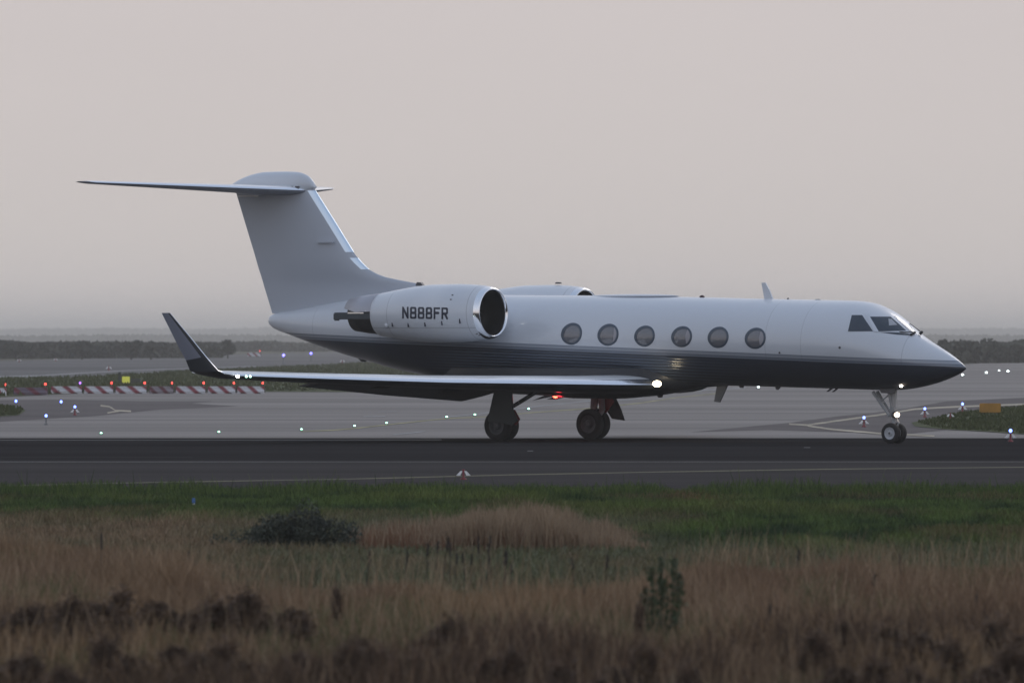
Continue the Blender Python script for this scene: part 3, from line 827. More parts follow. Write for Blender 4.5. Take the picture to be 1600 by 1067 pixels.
# --- dorsal details: blade aerials, satcom hump, beacons
def blade(pix, s, t, m, nm='antenna'):
    pts = [L(a, b, s) for a, b in pix]
    v, f = plate([p + Vector((0, t / 2, 0)) for p in pts], t, (0, -1, 0))
    return mesh_obj(nm, v, f, m, jet)
blade([(1190.5, 442), (1196.5, 441.5), (1202, 452), (1209, 470), (1195.5, 470)], 0, 0.05, m_wht)
blade([(1132, 602), (1137, 602), (1125, 628.5), (1116.5, 627.5), (1121, 602)], 0, 0.05, mat('dark_aerial_paint', (0.12, 0.125, 0.135), 0.5))
blade([(1155, 602), (1162, 602.3), (1161, 606), (1157, 606)], 0, 0.05, m_steel)
blade([(1212, 603.5), (1220, 603.8), (1216, 609), (1213, 608.5)], 0, 0.05, m_steel)
blade([(1027, 617), (1036, 615), (1034, 621), (1029, 621)], 0, 0.05, m_steel)
blade([(1298, 606), (1303, 606), (1294, 612), (1291, 612)], 0, 0.03, m_steel)
blade([(1307, 606), (1311, 606), (1303, 612.5), (1300, 612.5)], 0, 0.03, m_steel)
blade([(1229, 468.5), (1233, 468.5), (1231.5, 465)], 0, 0.03, m_steel)
blade([(1274, 470), (1282, 470), (1281, 467.4), (1275, 467.4)], 0, 0.05, m_strut)
blade([(868, 443.5), (877, 443.5), (876, 441), (869, 441)], -2.1, 0.05, m_steel)
blade([(651, 446), (662, 446), (659, 441.5), (653, 441)], 0, 0.10, m_steel)
blade([(560, 559), (573, 561), (570, 565.5), (566, 565)], 0, 0.10, m_navy)
bm = bmesh.new(); add_sphere(bm, (0, 0, 0), 1, 0.075, 0.07, 0.05, 12, 8); bm_obj('top_beacon', bm, mat('dark_red_lens', (0.05, 0.01, 0.01), 0.3), jet, smooth=True, loc=L(1097, 464, 0))
bm = bmesh.new(); add_sphere(bm, (0, 0, 0), 1, 1.5, 0.3, 0.055, 24, 10); bm_obj('satellite_fairing', bm, m_wht, jet, smooth=True, loc=L(990, 462.8, 0))
bm = bmesh.new(); add_sphere(bm, (0, 0, 0), 1, 0.075, 0.06, 0.06, 12, 8)
bcn = L(868, 618.5, 0.2)
bm_obj('belly_beacon', bm, m_red, jet, smooth=True, loc=bcn)
blade([(857, 623.5), (885, 615.5), (893, 617.5), (866, 624)], 0.1, 0.2, m_navy, 'belly_scoop')
pl = bpy.data.lights.new('beacon_glow', 'POINT'); pl.energy = 6; pl.color = (1, 0.03, 0.05); pl.shadow_soft_size = 0.08
po = bpy.data.objects.new('beacon_glow', pl); COL.objects.link(po); po.parent = jet; po.location = bcn + Vector((0.1, 0, -0.14))
# nose lamp under the chin
q, _ = on_surf(1408, 602.5, off=0.0)
bm = bmesh.new(); add_sphere(bm, (0, 0, 0), 1, 0.045, 0.035, 0.035, 12, 8); bm_obj('chin_light', bm, m_litw, jet, smooth=True, loc=q)

# --- wheels and gear
def wheel(c, r, wd, hub, nm='wheel'):
    bm = bmesh.new()
    prof = [(-wd * 0.36, r * 0.58), (-wd * 0.5, r * 0.66), (-wd * 0.5, r * 0.84), (-wd * 0.38, r * 0.96), (-wd * 0.2, r), (wd * 0.2, r), (wd * 0.38, r * 0.96), (wd * 0.5, r * 0.84), (wd * 0.5, r * 0.66), (wd * 0.36, r * 0.58)]
    add_lathe(bm, prof, (0, 0, 0), (0, 1, 0), 40)
    wo = bm_obj(nm, bm, m_tyre, jet, smooth=True, loc=c)
    bm = bmesh.new()
    add_lathe(bm, [(-wd * 0.40, r * 0.60), (-wd * 0.30, r * 0.50), (-wd * 0.22, r * 0.30), (-wd * 0.42, r * 0.22), (-wd * 0.46, r * 0.03), (wd * 0.46, r * 0.03), (wd * 0.42, r * 0.22), (wd * 0.22, r * 0.30), (wd * 0.30, r * 0.5), (wd * 0.40, r * 0.60)], (0, 0, 0), (0, 1, 0), 32)
    for k in range(8):
        a = 2 * math.pi * k / 8
        for s2 in (-1, 1): add_tube(bm, (r * 0.42 * math.cos(a), s2 * wd * 0.2, r * 0.42 * math.sin(a)), (r * 0.42 * math.cos(a), s2 * wd * 0.33, r * 0.42 * math.sin(a)), r * 0.045, None, 8)
    for s2 in (-1, 1): add_tube(bm, (0, s2 * wd * 0.42, 0), (0, s2 * wd * 0.5, 0), r * 0.14, r * 0.1, 10, mi=1)
    bm_obj('rim', bm, None, wo, mats=[hub, m_steel])
    return wo
gz = 0.012
for sg in (1, -1):
    for off in (-0.155, 0.155): wheel(Vector((0, -(2.085 + off) * sg, 0.415 + gz)), 0.415, 0.235, m_hubd)
    y0 = -2.085 * sg
    bm = bmesh.new()
    add_tube(bm, (0, y0 - 0.2, 0.43), (0, y0 + 0.2, 0.43), 0.05, None, 12)
    add_tube(bm, (0, y0, 0.43), (0.30, y0, 0.80), 0.075, 0.07, 12)     # trailing arm
    add_tube(bm, (0.30, y0, 0.78), (0.22, y0, 1.62), 0.085, 0.10, 14)
    add_tube(bm, (0.02, y0, 0.50), (0.14, y0, 1.30), 0.05, 0.06, 10)
    gs = bm_obj('main_gear_strut', bm, m_strut, jet, smooth=True)
    bm = bmesh.new()
    if sg == 1:
        add_tube(bm, L(811, 629, 1.95), L(840, 611, 1.6), 0.055, 0.055, 10); add_tube(bm, L(792, 640, 2.05), L(811, 629, 1.95), 0.055, None, 10)
    else:
        add_tube(bm, L(926, 637, -2.1), L(928, 612, -1.9), 0.07, 0.07, 10)
    bm_obj('side_brace', bm, m_strut if sg < 0 else m_navy, gs)
    if sg == 1:
        pts = [(773, 606), (800, 606), (799, 628), (803, 645), (808, 657), (800, 664), (785, 661), (762, 659), (764, 646), (768, 628)]
        v, f = plate([L(a, b, 2.42) for a, b in pts], 0.03, (0, 1, 0)); mesh_obj('gear_door', v, f, mat('door_dark_paint', (0.030, 0.040, 0.046), 0.5), gs)
        pts = [(798, 640), (804, 640), (812, 655), (806, 664), (800, 662)]
        v, f = plate([L(a, b, 2.1) for a, b in pts], 0.03, (0, 1, 0)); mesh_obj('inner_gear_door', v, f, mat('red_lit_door_paint', (0.22, 0.02, 0.03), 0.5), gs)  # the beacon's red light is painted onto the inner door
    else:
        pts = [(942, 612), (960, 616), (970, 637), (977, 657), (957, 654), (948, 640)]
        v, f = plate([L(a, b, -2.42) for a, b in pts], 0.03, (0, -1, 0)); mesh_obj('gear_door', v, f, MATS['door_dark_paint'], gs)
        pts = [(932, 618), (955, 618), (960, 628), (948, 645), (940, 642)]
        v, f = plate([L(a, b, -2.2) for a, b in pts], 0.03, (0, -1, 0)); mesh_obj('inner_gear_door', v, f, MATS['red_lit_door_paint'], gs)
# nose gear
nx = L(1397, 674, 0).x
for off in (-0.15, 0.15): wheel(Vector((nx, -off, 0.268 + gz)), 0.268, 0.17, m_hub)
bm = bmesh.new()
add_tube(bm, (nx, -0.2, 0.28), (nx, 0.2, 0.28), 0.035, None, 10)
add_tube(bm, (nx, 0, 0.28), (nx - 0.03, 0, 0.85), 0.045, 0.045, 12)
add_tube(bm, (nx - 0.02, 0, 0.72), (nx - 0.06, 0, 1.55), 0.075, 0.09, 14)
add_box(bm, (nx - 0.02, 0, 0.9), (0.16, 0.2, 0.1), bevel=0.02)
add_tube(bm, (nx + 0.04, 0, 0.36), (nx + 0.15, 0, 0.55), 0.025, None, 8); add_tube(bm, (nx + 0.15, 0, 0.55), (nx + 0.03, 0, 0.72), 0.025, None, 8)
add_tube(bm, (nx - 0.02, -0.09, 0.95), (nx - 0.08, -0.22, 1.5), 0.025, None, 8); add_tube(bm, (nx - 0.02, 0.09, 0.95), (nx - 0.08, 0.22, 1.5), 0.025, None, 8)
ng = bm_obj('nose_gear_strut', bm, m_strut, jet)
auto_smooth(ng, 40)
bm = bmesh.new()
pa = L(1364, 612, 0.1); pb = L(1390, 650, 0.08)
add_tube(bm, pa, pb, 0.045, 0.035, 10); add_tube(bm, pa + Vector((0, 0.2, 0)), pb + Vector((0, 0.16, 0)), 0.045, 0.035, 10)
add_tube(bm, pa.lerp(pb, 0.45) + Vector((0, -0.02, 0)), pa.lerp(pb, 0.45) + Vector((0, 0.22, 0)), 0.03, None, 8)
add_tube(bm, pa.lerp(pb, 0.42), (nx - 0.04, 0, 1.35), 0.02, None, 8)
bm_obj('drag_brace', bm, m_strut, ng)
for s0 in (0.24, -0.24):
    pts = [(1372, 606), (1400, 606), (1398, 615), (1378, 614)]
    v, f = plate([L(a, b, s0) for a, b in pts], 0.02, (0, -1, 0)); mesh_obj('nose_gear_door', v, f, m_steel, ng)
tl = L(1401, 648, 0.05)
bm = bmesh.new(); add_tube(bm, tl + Vector((-0.12, 0, 0)), tl, 0.07, 0.095, 16); bm_obj('taxi_light_housing', bm, m_steel, ng)
bm = bmesh.new(); add_sphere(bm, (0, 0, 0), 1, 0.05, 0.105, 0.062, 16, 10); bm_obj('taxi_light', bm, mat('taxi_lamp_glow', (1, 1, 1), 0.3, emit=(1.0, 0.80, 0.60), es=9), ng, smooth=True, loc=tl + Vector((0.01, 0, 0)))

# ------------------------------------------------------------------ airfield lights
m_fix = mat('light_fitting_metal', (0.16, 0.16, 0.16), 0.6)
def lamp_mat(nm, c, e): return mat(nm, c, 0.3, emit=c, es=e, sample=False)
m_cg = lamp_mat('green_centreline_lens', (0.40, 1.0, 0.66), 4.5); m_bl = lamp_mat('blue_edge_lens', (0.16, 0.24, 1.0), 5.0)
m_wl = lamp_mat('white_runway_lens', (0.85, 1.0, 0.97), 7.0); m_rl = lamp_mat('red_barrier_lens', (1.0, 0.07, 0.05), 3.0)
m_vl = lamp_mat('violet_lens', (0.4, 0.15, 0.9), 2.5); m_bf = lamp_mat('distant_blue_lens', (0.22, 0.2, 1.0), 4.0)

def inset_light(m, r=0.10):
    t = thing('taxiway_light', 'x', 'light')
    bm = bmesh.new(); add_lathe(bm, [(0.0, r * 0.9), (0.02, r * 0.8), (0.03, r * 0.5), (0.03, 0.001)], (0, 0, 0.004), (0, 0, 1), 16); bm_obj('fitting', bm, m_fix, t, smooth=True)
    bm = bmesh.new(); add_sphere(bm, (0, 0, 0.045), r * 0.36, 1, 1, 0.9, 12, 8); bm_obj('lens', bm, m, t, smooth=True)
    return t
p0 = inset_light(m_cg)
greens = [(158, 679), (342, 677), (471, 673), (554, 667.5), (604, 663), (698, 653.5), (742, 650), (826, 641)]
gl = ['green taxiway light farthest left, alone on the pale apron', 'green taxiway light second from the left on the pale apron', 'green taxiway light at the left start of the yellow taxi line',
      'green taxiway light second along the yellow taxi line', 'green taxiway light third along the yellow taxi line', 'green taxiway light fourth along the yellow taxi line',
      'green taxiway light just left of the near main wheels', 'green taxiway light between the two main landing gears']
for i, (px, py) in enumerate(greens):
    g = ground(px, py + 0.8); g.z = 0.018; sc = g.y / 240.0
    o = p0 if i == 0 else copy_thing(p0, g, 0, sc)
    o.location = g; o.scale = (sc,) * 3; o['label'] = gl[i]; o['group'] = 'green lights along the taxi line'
p1 = inset_light(m_wl, 0.095)
whites = [(1185, 607.5, 'white ground light showing just under the middle of the belly'), (1504, 588.5, 'white ground light just under the nose tip'), (1541, 585, 'white ground light second from the left, right of the nose'),
          (1561, 581, 'smallest white ground light of the row right of the nose'), (1575, 583, 'white ground light nearest the right edge of the photo')]
for i, (px, py, lb) in enumerate(whites):
    g = ground(px, py); g.z = 0.018; sc = g.y / 240.0 * (0.75 if 'smallest' in lb else 1.1)
    o = p1 if i == 0 else copy_thing(p1, g)
    o.location = g; o.scale = (sc,) * 3; o['label'] = lb; o['group'] = 'white lights on the far pavement'

m_mw = mat('marker_white_plastic', (0.85, 0.85, 0.85), 0.5); m_mr = mat('marker_red_plastic', (0.20, 0.02, 0.03), 0.5)
def edge_light(m, plain=False):
    """blue lamp on a short stem with a white and red skirt"""
    t = thing('edge_light', 'x', 'light')
    bm = bmesh.new()
    for s2 in (-1, 1):
        v = [(s2 * 0.02, 0.03, 0.20), (s2 * 0.07, 0.03, 0.20), (s2 * 0.16, 0.03, 0.10), (s2 * 0.07, 0.03, 0.10)]
        vv = [bm.verts.new(Vector(a)) for a in v] + [bm.verts.new(Vector(a) + Vector((0, -0.06, 0))) for a in v]
        bm.faces.new(vv[:4]); bm.faces.new(vv[7:3:-1])
        for k in range(4): bm.faces.new((vv[k], vv[(k + 1) % 4], vv[(k + 1) % 4 + 4], vv[k + 4]))
    if plain: bm.free()
    else: bm_obj('reflector_wing', bm, m_mw, t)
    bm = bmesh.new(); add_lathe(bm, [(0, 0.07), (0.03, 0.07), (0.05, 0.028), (0.20, 0.022), (0.24, 0.032), (0.24, 0.001)], (0, 0, 0), (0, 0, 1), 14); bm_obj('stem', bm, m_fix if plain else m_mr, t, smooth=True)
    if m:
        bm = bmesh.new(); add_sphere(bm, (0, 0, 0.29), 0.045, 1, 1, 1.1, 14, 10); bm_obj('lens', bm, m, t, smooth=True)
    return t
p2 = edge_light(m_bl); p2p = edge_light(m_bl, True); first_plain = True
blues = [(25, 627, 'blue taxiway edge light nearest the left edge of the photo'), (95.5, 628, 'blue taxiway edge light in front of the striped barriers'), (117, 636, 'blue taxiway edge light with white skirt left of the cream marking'),
         (72, 650, 'lowest blue light on the left beside the dark pavement'), (1350, 653, 'blue edge light left of the nose wheel'), (1445, 639, 'blue edge light with red base right of the nose wheel'),
         (1504, 631.5, 'blue edge light left of the orange box'), (1579, 673.5, 'blue edge light on the turf below the orange box')]
for i, (px, py, lb) in enumerate(blues):
    D = 0; 
    sc = 1.0
    for _ in range(4):
        D = (CAM_H - 0.30 * sc) * F / (py - HOR); sc = max(1.0, D / 255.0)
    g = Vector(((px - 800) * D / F, D, 0.022))
    if i in (0, 1, 3): o = p2p if i == 0 else copy_thing(p2p, g)
    else: o = p2 if i == 2 else copy_thing(p2, g)
    o.location = g; o.scale = (sc,) * 3; o['label'] = lb; o['group'] = 'blue taxiway edge lights'
p3 = edge_light(m_bf, True)
for i, (px, py, lb) in enumerate(((443, 555, 'left of two distant blue lights behind the tail cone'), (486, 552, 'right of two distant blue lights behind the tail cone'))):
    D = (CAM_H - 1.0) * F / (py - HOR); g = Vector(((px - 800) * D / F, D, 0.01))
    o = p3 if i == 0 else copy_thing(p3, g)
    o.location = g; o.scale = (3.4,) * 3; o['label'] = lb; o['group'] = 'distant blue lights'
p4 = edge_light(None)
p4.name = 'taxiway_marker'; p4['category'] = 'marker'; p4['label'] = 'small white marker with red centre post at the near tarmac edge'
p4.location = ground(724, 749.5); p4.scale = (0.85,) * 3
o = copy_thing(p4, ground(1485, 655)); o['label'] = 'small red and white marker on the turf left of the orange box'; o.scale = (0.9,) * 3
for i, (px, py, lb) in enumerate(((30, 566, 'left pale spot marker far off before the hedge'), (87, 564.5, 'right pale spot marker far off before the hedge'), (170, 579, 'pale marker on the far taxiway above the yellow sign'), (535, 568, 'pale marker on the far taxiway below the tail cone'))):
    o = copy_thing(p4, ground(px, py)); o['label'] = lb; o.scale = (1.8,) * 3 if i < 3 else (2.0,) * 3

# --- striped barriers
def stripes(nm, c1, c2):
    m = mat(nm, c1, 0.5); t = m.node_tree; b = t.nodes['Principled BSDF']
    tc = t.nodes.new('ShaderNodeTexCoord'); sp = t.nodes.new('ShaderNodeSeparateXYZ'); t.links.new(tc.outputs['Object'], sp.inputs[0])
    a = t.nodes.new('ShaderNodeMath'); a.operation = 'MULTIPLY_ADD'; a.inputs[1].default_value = 1.25; t.links.new(sp.outputs['Z'], a.inputs[0]); t.links.new(sp.outputs['X'], a.inputs[2])
    d = t.nodes.new('ShaderNodeMath'); d.operation = 'DIVIDE'; d.inputs[1].default_value = 0.82; t.links.new(a.outputs[0], d.inputs[0])
    fr = t.nodes.new('ShaderNodeMath'); fr.operation = 'FRACT'; t.links.new(d.outputs[0], fr.inputs[0])
    g = t.nodes.new('ShaderNodeMath'); g.operation = 'PINGPONG'; g.inputs[1].default_value = 0.5; t.links.new(fr.outputs[0], g.inputs[0])
    nz = t.nodes.new('ShaderNodeTexNoise'); nz.inputs['Scale'].default_value = 3; t.links.new(tc.outputs['Object'], nz.inputs['Vector'])
    mx = t.nodes.new('ShaderNodeMix'); mx.data_type = 'RGBA'; mx.inputs['A'].default_value = (*c1, 1); mx.inputs['B'].default_value = (*c2, 1); g2 = t.nodes.new('ShaderNodeMapRange'); g2.inputs['From Min'].default_value = 0.20; g2.inputs['From Max'].default_value = 0.38; t.links.new(g.outputs[0], g2.inputs['Value']); t.links.new(g2.outputs[0], mx.inputs['Factor'])
    mm = t.nodes.new('ShaderNodeMix'); mm.data_type = 'RGBA'; mm.blend_type = 'MULTIPLY'; mm.inputs['Factor'].default_value = 0.5
    t.links.new(mx.outputs['Result'], mm.inputs['A']); t.links.new(nz.outputs[0], mm.inputs['B']); t.links.new(mm.outputs['Result'], b.inputs['Base Color'])
    return m
m_s1 = stripes('red_white_barrier_plastic', (0.70, 0.70, 0.72), (0.26, 0.025, 0.04)); m_s2 = stripes('dirty_red_barrier_plastic', (0.16, 0.12, 0.16), (0.17, 0.02, 0.035)); m_s3 = stripes('grimy_barrier_plastic', (0.30, 0.26, 0.28), (0.13, 0.02, 0.03))
def barrier(m, ln, lamp):
    t = thing('barrier', 'x', 'barrier')
    sec = [(-0.25, 0.0), (0.25, 0.0), (0.25, 0.14), (0.13, 0.24), (0.10, 0.40), (-0.10, 0.40), (-0.13, 0.24), (-0.25, 0.14)]
    vs = []; fs = []
    xsn = [-ln / 2, -ln / 2 + 0.06, ln / 2 - 0.06, ln / 2]; scn = [0.86, 1, 1, 0.86]
    for x, sc in zip(xsn, scn):
        for y, z in sec: vs.append((x, y * sc, z * (sc * 0.3 + 0.7)))
    for j in range(3):
        for k in range(8): fs.append((j * 8 + k, j * 8 + (k + 1) % 8, j * 8 + 8 + (k + 1) % 8, j * 8 + 8 + k))
    fs.append(tuple(range(7, -1, -1))); fs.append(tuple(range(24, 32)))
    mesh_obj('body', vs, fs, m, t)
    bm = bmesh.new()
    for s2 in (-1, 1): add_box(bm, (s2 * ln * 0.3, 0, 0.02), (0.22, 0.6, 0.04)); add_tube(bm, (s2 * (ln / 2 + 0.02), 0, 0.05), (s2 * (ln / 2 + 0.02), 0, 0.3), 0.03, None, 8)
    bm_obj('foot', bm, mat('barrier_rubber', (0.05, 0.05, 0.05), 0.8), t)
    if lamp:
        bm = bmesh.new(); add_tube(bm, (ln / 2 - 0.1, 0, 0.38), (ln / 2 - 0.1, 0, 0.52), 0.03, None, 8); h = bm_obj('lamp_stem', bm, m_fix, t)
        bm = bmesh.new(); add_sphere(bm, (ln / 2 - 0.1, 0, 0.58), 0.06, 1, 1, 1.1, 12, 8); bm_obj('warning_lamp', bm, lamp, t, smooth=True)
    return t
bars = [(-15, 10, 's1', 'red'), (22, 74, 's2', 'red'), (80, 128, 's1', 'vio'), (132, 177, 's1', 'red'), (181, 229, 's1', 'red'), (234, 271, 's3', 'red'), (275, 321, 's1', 'red'), (325, 368, 's1', 'red'), (371, 413, 's1', 'red')]
MS = {'s1': m_s1, 's2': m_s2, 's3': m_s3}; MLm = {'red': m_rl, 'vio': m_vl}
protos = {}
ordn = ['first', 'second', 'third', 'fourth', 'fifth', 'sixth', 'seventh', 'eighth', 'ninth']
for i, (a, b, k, l) in enumerate(bars):
    yb = 615.3 if i > 1 else (618.5 if i == 0 else 617.5)
    g = ground((a + b) / 2, yb)
    if (k, l) not in protos:
        protos[(k, l)] = barrier(MS[k], 1.66, MLm[l]); o = protos[(k, l)]
    else: o = copy_thing(protos[(k, l)], g)
    o.location = (g.x, g.y, 0.016); ln = (b - a) * g.y / F
    o.scale = (ln / 1.66, 1, 0.92)
    look = {'s1': 'red and white striped', 's2': 'dark dirty red', 's3': 'grimy dark striped'}[k]
    ex = ' with violet lamp' if l == 'vio' else (' half out of frame' if i == 0 else '')
    o['label'] = f'{look} barrier{ex}, {ordn[i]} from the left in the row'; o['group'] = 'barriers in a row at the turf edge'
o = copy_thing(protos[('s1', 'red')], ground(397, 557)); o.scale = (1.35, 1, 1.6); o['label'] = 'pinkish striped barrier alone on the far taxiway above the wing tip'

# --- signs
m_or = add_noise(mat('orange_sign_skin', (0.5, 0.25, 0.03), 0.5), (0.34, 0.17, 0.02), (0.44, 0.22, 0.03), (1, 1, 1), 3)
t = thing('guidance_sign', 'blank orange box sign seen from behind on the turf near the right edge', 'sign', ground(1547, 648.5))
bm = bmesh.new(); add_box(bm, (0, 0, 0.26), (0.76, 0.22, 0.34), bevel=0.02); bm_obj('sign_box', bm, m_or, t)
for s2 in (-1, 1):
    bm = bmesh.new(); add_tube(bm, (s2 * 0.26, 0, 0), (s2 * 0.26, 0, 0.12), 0.03, None, 8); bm_obj('leg', bm, m_fix, t)
t = thing('taxiway_sign', 'small yellow sign with a dark side panel behind the striped barriers', 'sign', ground(203, 602))
bm = bmesh.new(); add_box(bm, (-0.24, 0, 0.34), (0.46, 0.15, 0.38), bevel=0.02); bm_obj('yellow_panel', bm, mat('yellow_sign_face', (0.6, 0.6, 0.08), 0.5, emit=(0.8, 0.8, 0.12), es=0.25, sample=False), t)  # weak emission added to brighten the yellow face
bm = bmesh.new(); add_box(bm, (0.33, 0, 0.28), (0.62, 0.14, 0.26), bevel=0.02); bm_obj('dark_panel', bm, mat('dark_sign_face', (0.06, 0.065, 0.05), 0.5), t)
bm = bmesh.new()
for x in (-0.38, -0.1, 0.12, 0.52): add_tube(bm, (x, 0, 0), (x, 0, 0.2), 0.025, None, 8)
bm_obj('leg', bm, m_fix, t)
bm = bmesh.new(); add_lathe(bm, [(0, 0.12), (0.06, 0.12), (0.08, 0.09), (0.62, 0.08), (0.66, 0.1), (0.74, 0.09), (0.76, 0.001)], (0, 0, 0), (0, 0, 1), 12)
o = bm_obj('bollard', bm, mat('dark_bollard_paint', (0.04, 0.045, 0.04), 0.7), None, smooth=True, loc=ground(187, 600)); tag(o, 'short dark post just left of the small yellow sign', 'post')
t = thing('marker_peg', 'small blue topped peg in the green grass at the left', 'peg', ground(302.5, 797))
bm = bmesh.new(); add_box(bm, (0, 0, 0.06), (0.035, 0.03, 0.12)); bm_obj('stake', bm, m_mw, t)
bm = bmesh.new(); add_box(bm, (0, 0, 0.15), (0.05, 0.045, 0.09), bevel=0.008); bm_obj('peg_cap', bm, mat('blue_peg_paint', (0.06, 0.16, 0.42), 0.5), t)

# ------------------------------------------------------------------ vegetation
def leafmass(name, P, size, m, up=0.5, aspect=1.6, seed=1, parent=None, kind=None, tint=None):
    """many small leaf quads centred on points P (N,3)"""
    rg = np.random.default_rng(seed); n = len(P)
    a = rg.normal(size=(n, 3)); a /= np.linalg.norm(a, axis=1)[:, None]
    b = rg.normal(size=(n, 3)); b -= (b * a).sum(1)[:, None] * a; b /= np.linalg.norm(b, axis=1)[:, None]
    s = size * rg.uniform(0.6, 1.3, n)[:, None]
    V = np.stack([P - a * s * aspect, P - b * s, P + a * s * aspect, P + b * s], 1).reshape(-1, 3)
    return np_mesh(name, V, np.arange(4 * n).reshape(-1, 4), m, parent, kind)

def np_mesh(name, V, Fc, m, parent=None, kind=None, col=None):
    me = bpy.data.meshes.new(name)
    k = Fc.shape[1]
    me.vertices.add(len(V)); me.vertices.foreach_set('co', np.ascontiguousarray(V, dtype=np.float32).ravel())
    me.loops.add(Fc.size); me.loops.foreach_set('vertex_index', np.ascontiguousarray(Fc, dtype=np.int32).ravel())
    me.polygons.add(len(Fc)); me.polygons.foreach_set('loop_start', np.arange(0, Fc.size, k, dtype=np.int32))
    try: me.polygons.foreach_set('loop_total', np.full(len(Fc), k, dtype=np.int32))
    except Exception: pass
    if col is not None:
        at = me.color_attributes.new('tint', 'FLOAT_COLOR', 'POINT')
        c4 = np.concatenate([col, np.ones((len(col), 1))], 1).astype(np.float32)
        at.data.foreach_set('color', c4.ravel())
    me.update(calc_edges=True); me.validate()
    me.materials.append(m)
    o = bpy.data.objects.new(name, me); COL.objects.link(o)
    if parent: o.parent = parent
    if kind: o['kind'] = kind
    return o

def tint_mat(nm, rough=0.85):
    m = mat(nm, (0.1, 0.1, 0.05), rough, spec=0.1); t = m.node_tree; b = t.nodes['Principled BSDF']
    a = t.nodes.new('ShaderNodeAttribute'); a.attribute_name = 'tint'; t.links.new(a.outputs['Color'], b.inputs['Base Color'])
    return m
m_blade = tint_mat('grass_blades')

def fbm(x, y, seed, sc):
    """cheap smooth value noise"""
    rg = np.random.default_rng(seed); G = rg.random((64, 64)); out_ = np.zeros_like(x); amp = 1; tot = 0
    for o_ in range(3):
        u = x * sc[0] * 2**o_; v = y * sc[1] * 2**o_
        i = np.floor(u).astype(int); j = np.floor(v).astype(int); fu = u - i; fv_ = v - j
        fu = fu * fu * (3 - 2 * fu); fv_ = fv_ * fv_ * (3 - 2 * fv_)
        g = lambda a, b: G[a % 64, b % 64]
        out_ += amp * ((g(i, j) * (1 - fu) + g(i + 1, j) * fu) * (1 - fv_) + (g(i, j + 1) * (1 - fu) + g(i + 1, j + 1) * fu) * fv_)
        tot += amp; amp *= 0.5
    return out_ / tot

def blades(name, D0, D1, n, fn, seed, wmul=1.35):
    """fn(px, D, X) -> height, colour(3), keep, lean for blades standing between D0 and D1"""
    rg = np.random.default_rng(seed)
    D = np.sqrt(rg.uniform(D0**2, D1**2, n)); px = 800 + rg.uniform(-800, 800, n) * wmul
    Xw = (px - 800) * D / F
    h, c, keep, lean, wd = fn(px, D, Xw, rg)
    k = keep; D, px, Xw, h, c, lean, wd = D[k], px[k], Xw[k], h[k], c[k], lean[k], wd[k]
    n = len(D); az = rg.uniform(0, 2 * np.pi, n); dx, dy = np.cos(az), np.sin(az)
    la = rg.uniform(0, 2 * np.pi, n); lx, ly = np.cos(la) * lean * h, np.sin(la) * lean * h
    B = np.stack([Xw, D, np.zeros(n)], 1); wv = np.stack([dx * wd, dy * wd, np.zeros(n)], 1)
    M1 = B + np.stack([lx * .3, ly * .3, h * .55], 1); T = B + np.stack([lx, ly, h], 1)
    V = np.stack([B - wv, B + wv, M1 + wv * .75, M1 - wv * .75, T + wv * 0.25, T - wv * 0.25], 1).reshape(-1, 3)
    q = np.arange(n)[:, None] * 6
    Fc = np.concatenate([q + np.array([[0, 1, 2, 3]]), q + np.array([[3, 2, 4, 5]])], 0)
    return np_mesh(name, V, Fc, m_blade, None, 'stuff', np.repeat(c, 6, 0))

def mixc(a, b, t): return np.asarray(a)[None, :] * (1 - t)[:, None] + np.asarray(b)[None, :] * t[:, None]

